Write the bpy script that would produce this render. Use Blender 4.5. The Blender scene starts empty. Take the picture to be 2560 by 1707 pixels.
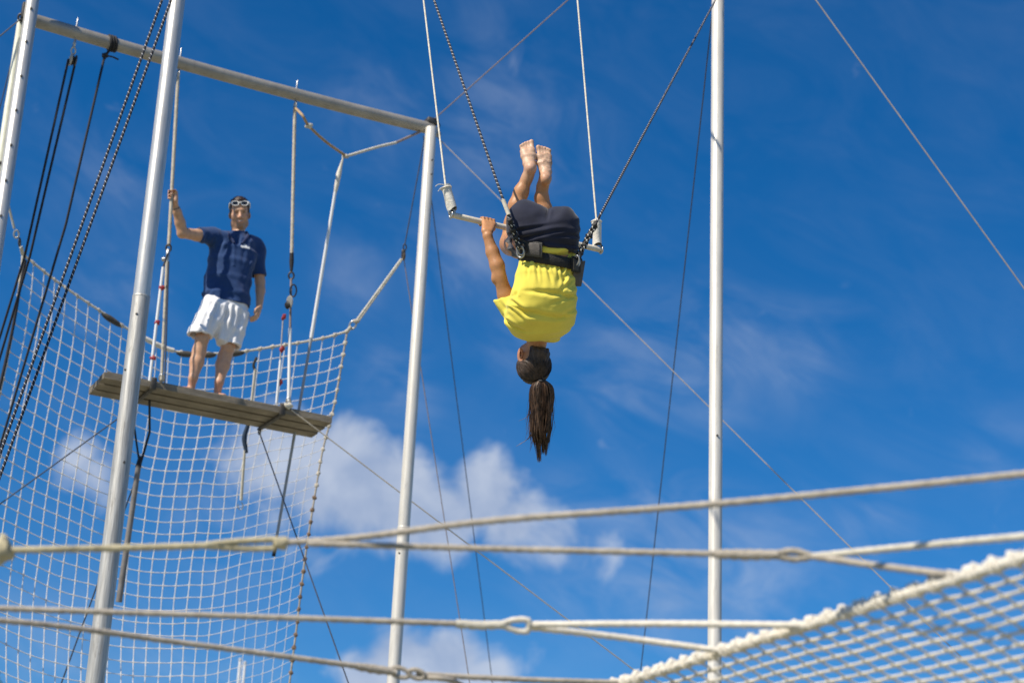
import bpy, math, random
import numpy as np
from mathutils import Vector, Matrix, noise as mnoise

random.seed(7)
rng = np.random.default_rng(7)
scene = bpy.context.scene
COL = scene.collection

# ------------------------------------------------------------------ camera
IW, IH, F = 2560.0, 1707.0, 4735.0            # survey frame, focal length in its pixels
_vp = (596.0, -12887.5)                       # where verticals meet, from the frame centre
PITCH = math.atan(F / math.hypot(*_vp))
ROLL = math.atan2(_vp[0], -_vp[1])
CAMP = np.array([0.0, 0.0, 1.6])
FW = np.array([0, math.cos(PITCH), math.sin(PITCH)])
_up0 = np.array([0, -math.sin(PITCH), math.cos(PITCH)])
_c, _s = math.cos(ROLL), math.sin(ROLL)
RT = _c * np.array([1.0, 0, 0]) + _s * _up0
UP = -_s * np.array([1.0, 0, 0]) + _c * _up0
ZZ = np.array([0, 0, 1.0])

def ray(x, y):
    return FW + RT * (x - IW / 2) / F - UP * (y - IH / 2) / F
def P(x, y, D):                               # survey point at forward distance D (metres)
    return CAMP + ray(x, y) * D
def Pz(x, y, z):                              # survey point at height z
    r = ray(x, y)
    return CAMP + r * ((z - CAMP[2]) / r[2])
def proj(p):
    v = np.asarray(p) - CAMP
    d = v @ FW
    return 1280 + F * (v @ RT) / d, 853.5 - F * (v @ UP) / d, d

cam_d = bpy.data.cameras.new('camera')
cam = bpy.data.objects.new('camera', cam_d)
COL.objects.link(cam)
cam_d.sensor_width = 36.0
cam_d.lens = F / IW * 36.0
cam_d.clip_end = 6000
cam_d.dof.use_dof = True
cam_d.dof.focus_distance = 10.0
cam_d.dof.aperture_fstop = 2.9
m = Matrix.Identity(4)
for i in range(3):
    m[i][0], m[i][1], m[i][2], m[i][3] = RT[i], UP[i], -FW[i], CAMP[i]
cam.matrix_world = m
scene.camera = cam

# ------------------------------------------------------------------ light
SUN_AZ, SUN_EL = math.radians(-132), math.radians(46)   # azimuth from +Y towards +X
sd = np.array([math.sin(SUN_AZ) * math.cos(SUN_EL), math.cos(SUN_AZ) * math.cos(SUN_EL), math.sin(SUN_EL)])
sun_d = bpy.data.lights.new('sun', 'SUN')
sun_d.energy = 5.0
sun_d.angle = math.radians(0.53)
sun_d.color = (1.0, 0.91, 0.76)
sun = bpy.data.objects.new('sun', sun_d)
sun.rotation_euler = Vector(-sd).to_track_quat('-Z', 'Y').to_euler()
sun.location = (-20, -12, 30)
COL.objects.link(sun)

scene.view_settings.view_transform = 'Standard'
scene.view_settings.look = 'None'
scene.view_settings.exposure = 0.2
scene.view_settings.gamma = 1.0
scene.view_settings.use_curve_mapping = False

world = bpy.data.worlds.new('World')
scene.world = world
world.use_nodes = True
world.cycles.sampling_method = 'MANUAL'
world.cycles.sample_map_resolution = 256

class NT:
    """small node-tree writer"""
    def __init__(self, tree):
        self.t = tree
        tree.nodes.clear()
    def n(self, kind, **kw):
        nd = self.t.nodes.new(kind)
        for k, v in kw.items():
            if k.startswith('i_'):
                nd.inputs[k[2:].replace('_', ' ')].default_value = v
            else:
                setattr(nd, k, v)
        return nd
    def l(self, a, b):
        self.t.links.new(a, b)
    def math(self, op, a, b=None, c=None, clamp=False):
        nd = self.t.nodes.new('ShaderNodeMath')
        nd.operation = op
        nd.use_clamp = clamp
        for i, v in enumerate((a, b, c)):
            if v is None:
                continue
            if isinstance(v, (int, float)):
                nd.inputs[i].default_value = v
            else:
                self.l(v, nd.inputs[i])
        return nd.outputs[0]
    def vmath(self, op, a, b=None):
        nd = self.t.nodes.new('ShaderNodeVectorMath')
        nd.operation = op
        for i, v in enumerate((a, b)):
            if v is None:
                continue
            if isinstance(v, (tuple, list)):
                nd.inputs[i].default_value = v
            else:
                self.l(v, nd.inputs[i])
        return nd
    def mix(self, fac, a, b, blend='MIX'):
        nd = self.t.nodes.new('ShaderNodeMix')
        nd.data_type = 'RGBA'
        nd.blend_type = blend
        for i, v in ((0, fac), (6, a), (7, b)):
            if isinstance(v, (int, float)):
                nd.inputs[i].default_value = v
            elif isinstance(v, (tuple, list)):
                nd.inputs[i].default_value = (*v[:3], 1)
            else:
                self.l(v, nd.inputs[i])
        return nd.outputs[2]
    def ramp(self, fac, a, b, sm=True):
        nd = self.t.nodes.new('ShaderNodeMapRange')
        nd.interpolation_type = 'SMOOTHSTEP' if sm else 'LINEAR'
        self.l(fac, nd.inputs[0])
        nd.inputs[1].default_value = a
        nd.inputs[2].default_value = b
        return nd.outputs[0]

def build_world():
    w = NT(world.node_tree)
    sky = w.n('ShaderNodeTexSky')
    sky.sky_type = 'NISHITA'
    sky.sun_disc = False
    sky.sun_elevation = SUN_EL
    sky.sun_rotation = SUN_AZ
    sky.altitude = 0
    sky.air_density = 1.0
    sky.dust_density = 0.0
    sky.ozone_density = 10.0
    hs = w.n('ShaderNodeHueSaturation')
    hs.inputs['Hue'].default_value = SKY_HUE
    hs.inputs['Saturation'].default_value = SKY_SAT
    hs.inputs['Value'].default_value = SKY_VAL
    w.l(sky.outputs[0], hs.inputs['Color'])
    tc = w.n('ShaderNodeTexCoord')
    d = tc.outputs['Generated']
    # cloud banks and wisps: (survey x, y, radius px, weight)
    puffs = [(690, 1140, 150, .9), (800, 1180, 160, 1.0), (910, 1220, 160, 1.0), (1010, 1270, 140, 1.0), (1110, 1300, 120, .9),
             (1215, 1240, 110, .95), (1270, 1300, 110, .85), (1380, 1345, 110, .6), (1470, 1370, 110, .42), (700, 1270, 110, .6), (760, 1390, 90, .5),
             (230, 1170, 110, .62), (270, 1230, 90, .55),
             (1000, 1640, 110, .9), (1110, 1665, 110, .95), (940, 1700, 110, .9), (1210, 1705, 80, .8)]
    wisps = [(1500, 1380, 190, 1.0), (1660, 1400, 210, 1.0), (1850, 1450, 210, .9), (560, 1330, 160, .5), (1150, 640, 130, .8),
             (1230, 300, 170, .6), (1400, 370, 150, .6), (960, 290, 140, .5), (1600, 920, 160, .7), (1780, 890, 170, .75), (1980, 870, 150, .6),
             (980, 985, 110, .7), (270, 450, 150, .5), (240, 720, 140, .55), (2190, 1310, 100, .6), (880, 690, 100, .5), (150, 1640, 260, .5),
             (430, 1690, 240, .5), (1180, 500, 110, .4), (1240, 60, 120, .3), (2500, 1120, 120, .35), (1320, 860, 120, .4)]
    def field(bl):
        acc = None
        for bx, by, br, wt in bl:
            c = ray(bx, by)
            c = c / np.linalg.norm(c)
            dist = w.vmath('DISTANCE', d, tuple(c)).outputs['Value']
            g = w.math('MULTIPLY', w.ramp(dist, br / F * 1.75, 0.0), wt)
            acc = g if acc is None else w.math('SMOOTH_MAX', acc, g, .15)
        return acc
    # billowing noise for the banks
    n1 = w.n('ShaderNodeTexNoise')
    n1.inputs['Scale'].default_value = 26
    n1.inputs['Detail'].default_value = 8
    n1.inputs['Roughness'].default_value = .55
    n1.inputs['Distortion'].default_value = .4
    w.l(d, n1.inputs['Vector'])
    bank = w.math('ADD', field(puffs), w.math('MULTIPLY', w.math('SUBTRACT', n1.outputs['Fac'], .5), 1.25))
    bank = w.math('MULTIPLY', w.ramp(bank, .25, .74), .84)
    # drawn-out noise for the wisps, running down to the right
    m1 = w.n('ShaderNodeMapping')
    m1.inputs['Rotation'].default_value = (0, math.radians(-22), 0)
    w.l(d, m1.inputs['Vector'])
    m2 = w.n('ShaderNodeMapping')
    m2.inputs['Scale'].default_value = (13, 13, 30)
    w.l(m1.outputs[0], m2.inputs['Vector'])
    n2 = w.n('ShaderNodeTexNoise')
    n2.inputs['Scale'].default_value = 1.0
    n2.inputs['Detail'].default_value = 7
    n2.inputs['Roughness'].default_value = .6
    n2.inputs['Distortion'].default_value = .8
    w.l(m2.outputs[0], n2.inputs['Vector'])
    wisp = w.math('MULTIPLY', w.math('ADD', field(wisps), .012), w.ramp(n2.outputs['Fac'], .30, .78))
    wisp = w.math('MULTIPLY', wisp, .46)
    cover = w.math('MAXIMUM', bank, wisp)
    shade = w.mix(w.ramp(n1.outputs['Fac'], .35, .7), CLOUD_DARK, CLOUD_LIGHT)
    col = w.mix(cover, hs.outputs[0], shade)
    bg = w.n('ShaderNodeBackground')
    bg.inputs['Strength'].default_value = SKY_STR
    w.l(col, bg.inputs['Color'])
    out = w.n('ShaderNodeOutputWorld')
    w.l(bg.outputs[0], out.inputs['Surface'])

SKY_STR, SKY_HUE, SKY_SAT, SKY_VAL = 0.087, 0.5, 1.215, 1.08
CLOUD_DARK, CLOUD_LIGHT = (3.9, 4.7, 6.4), (5.9, 6.5, 7.7)
build_world()

# ------------------------------------------------------------------ materials
MATS = {}
def mat(name, color, rough=.6, metal=0.0, var=0.12, vscale=8.0, stretch=(1, 1, 1), bump=0.0, bscale=60.0,
        color2=None, sheen=0.0, sss=0.0, spec=.5, attr=None, rope=None, coords='Object', stain=0.0):
    """Principled surface with procedural colour variation and fine relief"""
    mt = bpy.data.materials.new(name)
    mt.use_nodes = True
    t = NT(mt.node_tree)
    out = t.n('ShaderNodeOutputMaterial')
    b = t.n('ShaderNodeBsdfPrincipled')
    t.l(b.outputs[0], out.inputs[0])
    tc = t.n('ShaderNodeTexCoord')
    mp = t.n('ShaderNodeMapping')
    mp.inputs['Scale'].default_value = stretch
    t.l(tc.outputs[coords], mp.inputs['Vector'])
    nz = t.n('ShaderNodeTexNoise')
    nz.inputs['Scale'].default_value = vscale
    nz.inputs['Detail'].default_value = 6
    nz.inputs['Roughness'].default_value = .6
    t.l(mp.outputs[0], nz.inputs['Vector'])
    if attr:
        at = t.n('ShaderNodeAttribute', attribute_name=attr)
        base = at.outputs['Color']
        lo = t.mix(1.0, base, (1 - var,) * 3, 'MULTIPLY')
        hi = t.mix(1.0, base, (1 + var * .5,) * 3, 'MULTIPLY')
        colr = t.mix(t.ramp(nz.outputs['Fac'], .3, .7), lo, hi)
    else:
        c2 = color2 or tuple(c * (1 - 2 * var) for c in color)
        colr = t.mix(t.ramp(nz.outputs['Fac'], .32, .68), c2, color)
    if rope:                                   # braided fleck: (pitch, width, fleck colour)
        at = t.n('ShaderNodeAttribute', attribute_name='rope')
        sx = t.n('ShaderNodeSeparateXYZ')
        t.l(at.outputs['Vector'], sx.inputs[0])
        th = t.math('ARCTAN2', sx.outputs[1], sx.outputs[0])
        ph = t.math('ADD', t.math('MULTIPLY', sx.outputs[2], 2 * math.pi / rope[0]), th)
        w1 = t.math('SINE', ph)
        fl = t.ramp(w1, rope[1], rope[1] + .15)
        colr = t.mix(fl, colr, rope[2])
    if stain:
        mp2 = t.n('ShaderNodeMapping')
        mp2.inputs['Scale'].default_value = (1, 1, .22)
        t.l(tc.outputs[coords], mp2.inputs['Vector'])
        n3 = t.n('ShaderNodeTexNoise')
        n3.inputs['Scale'].default_value = 26
        n3.inputs['Detail'].default_value = 8
        n3.inputs['Roughness'].default_value = .7
        t.l(mp2.outputs[0], n3.inputs['Vector'])
        colr = t.mix(t.math('MULTIPLY', t.ramp(n3.outputs['Fac'], .55, .70), stain), colr, (.16, .14, .11))
    t.l(colr, b.inputs['Base Color'])
    b.inputs['Roughness'].default_value = rough
    b.inputs['Metallic'].default_value = metal
    b.inputs['Specular IOR Level'].default_value = spec
    if sheen:
        b.inputs['Sheen Weight'].default_value = sheen
    if sss:
        b.inputs['Subsurface Weight'].default_value = sss
        b.inputs['Subsurface Radius'].default_value = (.012, .004, .002)
        b.inputs['Subsurface Scale'].default_value = 1.0
    if bump:
        n2 = t.n('ShaderNodeTexNoise')
        n2.inputs['Scale'].default_value = bscale
        n2.inputs['Detail'].default_value = 4
        t.l(mp.outputs[0], n2.inputs['Vector'])
        bp = t.n('ShaderNodeBump')
        bp.inputs['Strength'].default_value = bump
        bp.inputs['Distance'].default_value = .01
        t.l(n2.outputs['Fac'], bp.inputs['Height'])
        t.l(bp.outputs[0], b.inputs['Normal'])
    MATS[name] = mt
    return mt

mat('pole_metal', (.68, .66, .61), .36, .5, .09, 5, (9, 9, .8), .12, 12, stain=.28)
mat('pole_paint', (.68, .65, .59), .40, .12, .08, 4, (8, 8, .8), .10, 10, stain=.22)
mat('pole_lower', (.50, .49, .46), .5, .35, .16, 6, (9, 9, .6), .2, 14, stain=.5)
mat('bar_metal', (.40, .37, .325), .5, .25, .12, 6, (1, 1, 1), .1, 14, stain=.35)
mat('steel', (.55, .55, .54), .35, .8, .15, 30)
mat('dark_steel', (.09, .085, .08), .5, .5, .2, 30)
mat('bolt', (.16, .15, .14), .5, .6, .2, 30)
mat('wire_light', (.45, .42, .42), .6, .1, .1, 20)
mat('cord_pale', (.70, .60, .47), .8, 0, .1, 20)
mat('wire_dark', (.06, .07, .10), .6, 0, .1, 20)
mat('wire_brown', (.28, .22, .20), .7, 0, .1, 20)
mat('rope_beige', (.56, .50, .40), .85, 0, .12, 25, bump=.4, bscale=120)
mat('rope_cream', (.66, .62, .52), .85, 0, .12, 25, bump=.4, bscale=120)
mat('rope_tan', (.48, .33, .18), .85, 0, .15, 25, bump=.4, bscale=120)
mat('rope_grey', (.47, .42, .35), .9, 0, .14, 30, bump=.5, bscale=140)
mat('rope_white', (.78, .73, .63), .9, 0, .08, 30, bump=.5, bscale=140)
mat('rope_black', (.018, .018, .024), .8, 0, .2, 30)
mat('rope_braid', (.016, .016, .026), .7, 0, .1, 30, rope=(.034, .86, (.72, .72, .74)))
mat('rope_braid_fine', (.014, .014, .016), .6, 0, .1, 30, rope=(.022, .72, (.66, .64, .58)))
mat('net_white', (.74, .73, .73), .85, 0, .08, 20)
mat('net_knot', (.66, .60, .50), .9, 0, .15, 20, bump=.4)
mat('net_cream', (.72, .68, .60), .9, 0, .1, 24, bump=.4, bscale=150)
mat('wood', (.36, .315, .25), .8, 0, .22, 5, (1, 1, 1), .5, 40, color2=(.20, .17, .13))
mat('tube_white', (.82, .82, .82), .4, 0, .04, 12)
mat('tube_grey', (.33, .35, .38), .5, 0, .1, 12)
mat('red', (.42, .03, .04), .6, 0, .2, 20)
mat('black', (.014, .014, .015), .6, 0, .2, 30)
mat('navy_strap', (.02, .045, .09), .8, 0, .2, 30)
mat('sleeve_pad', (.80, .76, .67), .85, 0, .10, 22, bump=.35, bscale=90)
mat('bar_tape', (.80, .72, .58), .8, 0, .12, 18, bump=.2, bscale=70)
mat('belt', (.022, .02, .019), .75, 0, .2, 40, bump=.4, bscale=200)
mat('belt_pad', (.055, .052, .046), .6, 0, .25, 30, bump=.4, bscale=160)
mat('belt_flap', (.13, .115, .105), .7, 0, .2, 25, bump=.3, bscale=120)
mat('skin', (.5, .3, .2), .48, 0, .10, 30, attr='col', sss=.12, bump=.08, bscale=160)
mat('yellow_cotton', (.82, .69, .10), .85, 0, .04, 10, sheen=.15, bump=.12, bscale=220, spec=.25)
mat('navy_shorts', (.013, .016, .038), .8, 0, .15, 14, sheen=.2, bump=.12, bscale=220, spec=.3)
mat('polo', (.015, .035, .13), .8, 0, .10, 14, sheen=.2, bump=.12, bscale=220, attr='col', spec=.3)
mat('white_shorts', (.80, .80, .83), .85, 0, .03, 14, bump=.12, bscale=220, spec=.25)
mat('hair_dark', (.085, .055, .038), .55, 0, .35, 70, (1, 1, .25), color2=(.024, .016, .011), spec=.35)
mat('hair_brown', (.15, .085, .052), .5, 0, .4, 75, (1, 1, .045), color2=(.020, .012, .009), spec=.4)
mat('glass_dark', (.012, .012, .014), .12, 0, .1, 20)
mat('white_plastic', (.80, .80, .80), .3, 0, .03, 20)
mat('sand', (.34, .31, .24), .95, 0, .12, .35, bump=.5, bscale=3, color2=(.17, .18, .10))
mat('bark', (.14, .10, .07), .9, 0, .25, 6, bump=.6, bscale=14)
mat('leaf', (.06, .10, .03), .6, 0, .3, 3, color2=(.03, .06, .02))

# ------------------------------------------------------------------ mesh builders
def unit(v):
    v = np.asarray(v, float)
    return v / np.linalg.norm(v)
def perp(a):
    a = unit(a)
    h = ZZ if abs(a[2]) < .9 else np.array([1.0, 0, 0])
    x = unit(np.cross(h, a))
    return x, np.cross(a, x)

def smooth_path(pts, n_per=8):
    """Catmull-Rom through points"""
    pts = [np.asarray(p, float) for p in pts]
    if len(pts) < 3:
        return np.array(pts)
    q = [2 * pts[0] - pts[1]] + pts + [2 * pts[-1] - pts[-2]]
    out = []
    for i in range(1, len(q) - 2):
        p0, p1, p2, p3 = q[i - 1:i + 3]
        for k in range(n_per):
            t = k / n_per
            out.append(.5 * ((2 * p1) + (-p0 + p2) * t + (2 * p0 - 5 * p1 + 4 * p2 - p3) * t * t + (-p0 + 3 * p1 - 3 * p2 + p3) * t ** 3))
    out.append(pts[-1])
    return np.array(out)

def resample(pts, step):
    pts = np.asarray(pts, float)
    seg = np.linalg.norm(np.diff(pts, axis=0), axis=1)
    s = np.concatenate([[0], np.cumsum(seg)])
    n = max(2, int(math.ceil(s[-1] / step)) + 1)
    t = np.linspace(0, s[-1], n)
    return np.stack([np.interp(t, s, pts[:, i]) for i in range(3)], 1)

class MB:
    def __init__(self):
        self.v, self.f, self.a, self.n = [], [], [], 0
    def _add(self, v, f, a=None):
        v = np.asarray(v, float).reshape(-1, 3)
        self.v.append(v)
        self.a.append(np.zeros((len(v), 3)) if a is None else np.asarray(a, float))
        self.f.extend([tuple(i + self.n for i in q) for q in f])
        self.n += len(v)
        return self
    def tube(self, pts, r, sides=8, cap=True, rfun=None):
        """swept tube; r number or list along the path; rfun(theta array, s) scales it"""
        pts = np.asarray(pts, float)
        n = len(pts)
        rr = np.full(n, r) if np.isscalar(r) else np.interp(np.linspace(0, 1, n), np.linspace(0, 1, len(r)), r)
        tan = np.gradient(pts, axis=0)
        tan /= np.maximum(np.linalg.norm(tan, axis=1), 1e-9)[:, None]
        x, y = perp(tan[0])
        s = np.concatenate([[0], np.cumsum(np.linalg.norm(np.diff(pts, axis=0), axis=1))])
        th = np.arange(sides) * 2 * math.pi / sides
        V, A = [], []
        for i in range(n):
            x = x - tan[i] * (x @ tan[i])
            x /= np.linalg.norm(x)
            y = np.cross(tan[i], x)
            q = rr[i] * (rfun(th, s[i]) if rfun else np.ones(sides))
            V.append(pts[i] + np.outer(np.cos(th) * q, x) + np.outer(np.sin(th) * q, y))
            A.append(np.stack([np.cos(th), np.sin(th), np.full(sides, s[i])], 1))
        fc = []
        for i in range(n - 1):
            for k in range(sides):
                k2 = (k + 1) % sides
                fc.append((i * sides + k, i * sides + k2, (i + 1) * sides + k2, (i + 1) * sides + k))
        if cap:
            fc.append(tuple(range(sides - 1, -1, -1)))
            fc.append(tuple((n - 1) * sides + k for k in range(sides)))
        return self._add(np.concatenate(V), fc, np.concatenate(A))
    def rope(self, pts, r, pitch=.07, sides=9, step=None):
        """three-strand laid rope"""
        pts = resample(pts, step or pitch / 5)
        fn = lambda th, s: .80 + .26 * np.abs(np.cos(1.5 * th + math.pi * s / pitch * 1.5))
        return self.tube(pts, r, sides, True, fn)
    def box(self, c, ax, half, bev=.15):
        """bevelled box: centre, 3 axes, half sizes"""
        ax = [unit(a) for a in ax]
        hx, hy, hz = half
        b = min(half) * bev
        V, fc = [], []
        prof = [(-hx + b, -hy), (hx - b, -hy), (hx, -hy + b), (hx, hy - b), (hx - b, hy), (-hx + b, hy), (-hx, hy - b), (-hx, -hy + b)]
        for z, sh in ((-hz, 1 - b / max(hx, hy)), (-hz + b, 1), (hz - b, 1), (hz, 1 - b / max(hx, hy))):
            for px, py in prof:
                V.append(np.asarray(c) + ax[0] * px * sh + ax[1] * py * sh + ax[2] * z)
        for i in range(3):
            for k in range(8):
                k2 = (k + 1) % 8
                fc.append((i * 8 + k, i * 8 + k2, i * 8 + 8 + k2, i * 8 + 8 + k))
        fc.append(tuple(range(7, -1, -1)))
        fc.append(tuple(range(24, 32)))
        return self._add(V, fc)
    def ring(self, c, nrm, R, r, seg=20, sides=8, stretch=1.0, along=None, arc=(0, 2 * math.pi)):
        """torus or link, stretched along a direction"""
        nrm = unit(nrm)
        if along is None:
            x, y = perp(nrm)
        else:
            x = unit(np.asarray(along) - nrm * (np.asarray(along) @ nrm))
            y = np.cross(nrm, x)
        full = arc[1] - arc[0] > 6.28
        pts = []
        for k in range(seg + 1):
            a = arc[0] + (arc[1] - arc[0]) * k / seg
            pts.append(np.asarray(c) + x * R * math.cos(a) * stretch + y * R * math.sin(a))
        if full:
            pts = pts[:-1]
            V, fc = [], []
            n = len(pts)
            for i in range(n):
                t = unit(pts[(i + 1) % n] - pts[i - 1])
                o = np.cross(t, nrm)
                for k in range(sides):
                    b = 2 * math.pi * k / sides
                    V.append(pts[i] + o * r * math.cos(b) + nrm * r * math.sin(b))
            for i in range(n):
                for k in range(sides):
                    k2 = (k + 1) % sides
                    i2 = (i + 1) % n
                    fc.append((i * sides + k, i * sides + k2, i2 * sides + k2, i2 * sides + k))
            return self._add(V, fc)
        return self.tube(pts, r, sides)
    def lathe(self, c, axis, prof, sides=20):
        """profile of (distance along axis, radius)"""
        a = unit(axis)
        x, y = perp(a)
        V, fc = [], []
        for h, r in prof:
            for k in range(sides):
                t = 2 * math.pi * k / sides
                V.append(np.asarray(c) + a * h + (x * math.cos(t) + y * math.sin(t)) * max(r, 1e-4))
        for i in range(len(prof) - 1):
            for k in range(sides):
                k2 = (k + 1) % sides
                fc.append((i * sides + k, i * sides + k2, (i + 1) * sides + k2, (i + 1) * sides + k))
        fc.append(tuple(range(sides - 1, -1, -1)))
        fc.append(tuple((len(prof) - 1) * sides + k for k in range(sides)))
        return self._add(V, fc)
    def blob(self, c, r, ax=None, seed=0, amp=.12, n=10):
        """knotty lump"""
        r = (r, r, r) if np.isscalar(r) else r
        ax = ax or (np.array([1.0, 0, 0]), np.array([0, 1.0, 0]), ZZ)
        V, fc = [], []
        m_ = n
        for i in range(m_ + 1):
            ph = math.pi * i / m_
            for k in range(n):
                th = 2 * math.pi * k / n
                d = np.array([math.sin(ph) * math.cos(th), math.sin(ph) * math.sin(th), math.cos(ph)])
                q = 1 + amp * math.sin(5 * d[0] + seed * 1.7 + 3 * d[2]) + amp * .6 * math.sin(9 * d[1] + seed)
                V.append(np.asarray(c) + sum(ax[j] * d[j] * r[j] * q for j in range(3)))
        for i in range(m_):
            for k in range(n):
                k2 = (k + 1) % n
                fc.append((i * n + k, (i + 1) * n + k, (i + 1) * n + k2, i * n + k2))
        return self._add(V, fc)
    def build(self, name, material, parent=None, smooth=True):
        return mesh_object(name, np.concatenate(self.v), self.f, material, parent, smooth, rope=np.concatenate(self.a))

WLOC = {}
def mesh_object(name, V, faces, material, parent=None, smooth=True, rope=None, col=None):
    base = np.array([(V[:, 0].min() + V[:, 0].max()) / 2, (V[:, 1].min() + V[:, 1].max()) / 2, V[:, 2].min()])
    me = bpy.data.meshes.new(name)
    me.from_pydata((V - base).tolist(), [], faces)
    me.materials.append(MATS[material] if isinstance(material, str) else material)
    if smooth:
        me.shade_smooth()
        try:
            me.set_sharp_from_angle(angle=math.radians(50))
        except Exception:
            pass
    if rope is not None:
        at = me.attributes.new('rope', 'FLOAT_VECTOR', 'POINT')
        at.data.foreach_set('vector', rope.astype(np.float32).ravel())
    if col is not None:
        at = me.color_attributes.new('col', 'FLOAT_COLOR', 'POINT')
        c4 = np.ones((len(V), 4), np.float32)
        c4[:, :3] = col
        at.data.foreach_set('color', c4.ravel())
    o = bpy.data.objects.new(name, me)
    COL.objects.link(o)
    put(o, base, parent)
    return o

def put(o, loc, parent=None):
    o.location = np.asarray(loc) - (WLOC[parent.name] if parent else 0)
    o.parent = parent
    WLOC[o.name] = np.asarray(loc, float)

def tag(o, label, cat, group=None):
    o['label'] = label
    o['category'] = cat
    if group:
        o['group'] = group
    return o
def thing(name, label, cat, loc, group=None):
    o = bpy.data.objects.new(name, None)
    o.empty_display_size = .1
    COL.objects.link(o)
    put(o, loc)
    return tag(o, label, cat, group)
def share(src, loc, parent):
    """another piece with the same mesh"""
    o = src.copy()
    COL.objects.link(o)
    put(o, loc, parent)
    return o

# ================================================================== SETTING
def ground():
    V, fc = [], []
    n = 48
    R = 3000.0
    xs = np.sign(np.linspace(-1, 1, n)) * np.abs(np.linspace(-1, 1, n)) ** 4 * R
    for i in range(n):
        for j in range(n):
            x, y = xs[i], xs[j] + 15
            V.append((x, y, .05 * mnoise.noise(Vector((x * .15, y * .15, 0))) - .03))
    for i in range(n - 1):
        for j in range(n - 1):
            fc.append((i * n + j, (i + 1) * n + j, (i + 1) * n + j + 1, i * n + j + 1))
    o = mesh_object('ground', np.array(V), fc, 'sand')
    o['kind'] = 'structure'
ground()

# direction of the platform frame (along the crossbars) and across it
ZP, ZB = 6.4, 9.27                            # platform and back crossbar heights
_a, _b = Pz(265, 928, ZP), Pz(834, 1042, ZP)
U = unit(_b - _a)
N = np.array([-U[1], U[0], 0])                # across, away from the camera

def along_ray(px, py, ref, v=ZZ):
    """point on the sight line nearest to the line ref + t v"""
    r = ray(px, py)
    w0 = CAMP - ref
    a, b, c, d, e = r @ r, r @ v, v @ v, r @ w0, v @ w0
    s = (b * e - c * d) / (a * c - b * b)
    return CAMP + r * s

def at_z(A, B, z):
    t = (z - A[2]) / (B[2] - A[2])
    return A + (B - A) * t

def mast(name, label, top_px, bot_px, D, r, ztop, mat_hi, joint_y=None, mat_lo=None, bolts=None, screws=(), group=None):
    A = P(*top_px, D)
    B = along_ray(*bot_px, A)
    T, G = at_z(A, B, ztop), at_z(A, B, -.05)
    ax = unit(T - G)
    root = thing(name, label, 'pole', G, group)
    if joint_y:
        q = joint_y
        J = along_ray(A_interp(top_px, bot_px, q), q, A, ax)
        MB().lathe(J, ax, [(0, r * .9), (.002, r), (np.linalg.norm(T - J) - .01, r), (np.linalg.norm(T - J), r * .9)], 28).build('upper_tube', mat_hi, root)
        L = np.linalg.norm(J - G)
        MB().lathe(G, ax, [(0, r * 1.05), (L - .004, r * 1.05), (L + .004, r * 1.03), (L + .004, r * .98)], 28).build('lower_tube', mat_lo, root)
        MB().lathe(J, ax, [(-.012, r * 1.045), (-.01, r * 1.062), (.002, r * 1.062), (.004, r * 1.02)], 28).build('joint_collar', mat_lo, root)
    else:
        L = np.linalg.norm(T - G)
        MB().lathe(G, ax, [(0, r), (L - .01, r), (L, r * .9)], 28).build('tube', mat_hi, root)
    side = unit(np.cross(ax, -FW))
    front = np.cross(side, ax)
    for (py, off) in screws:
        c = along_ray(A_interp(top_px, bot_px, py), py, A, ax)
        d = unit(front * math.cos(off) + side * math.sin(off))
        MB().lathe(c + d * r * .97, d, [(0, .009), (.009, .008), (.011, .004)], 10).build('bolt', 'bolt', root)
    return root, A, B, T, G, ax

def A_interp(t, b, y):
    return t[0] + (b[0] - t[0]) * (y - t[1]) / (b[1] - t[1])

ZF = along_ray(1797, -335, P(1795, 0, 15.4))[2]
# front frame
p2, p2A, p2B, p2T, p2G, p2x = mast('mast', 'thick silver pole crossing in front of the wooden platform', (443, 0), (237, 1707), 13.5, .0565, ZF, 'pole_metal',
                                   742, 'pole_lower', screws=((792, -.1), (930, -.7), (1160, .5)))
p4, p4A, p4B, p4T, p4G, p4x = mast('mast', 'white painted pole standing alone right of the hanging woman', (1795, 0), (1786, 1707), 15.4, .0505, ZF, 'pole_paint',
                                   screws=((1093, .1),))
# back frame
p3A = P(1077, 330, 17.05)
p3, _A, _B, p3T, p3G, p3x = mast('mast', 'slim white pole between the man and the woman, holding the crossbar end', (1077, 330), (983, 1707), 17.05, .0505, ZB - .02, 'pole_paint',
                                 1318, 'pole_paint', screws=((1385, -.4), (405, .6), (440, .7)))
p1, p1A, p1B, p1T, p1G, p1x = mast('mast', 'silver pole with a row of bolts at the left edge of the picture', (82, 0), (-12, 640), 15.45, .053, ZB + .42, 'pole_metal')
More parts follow.
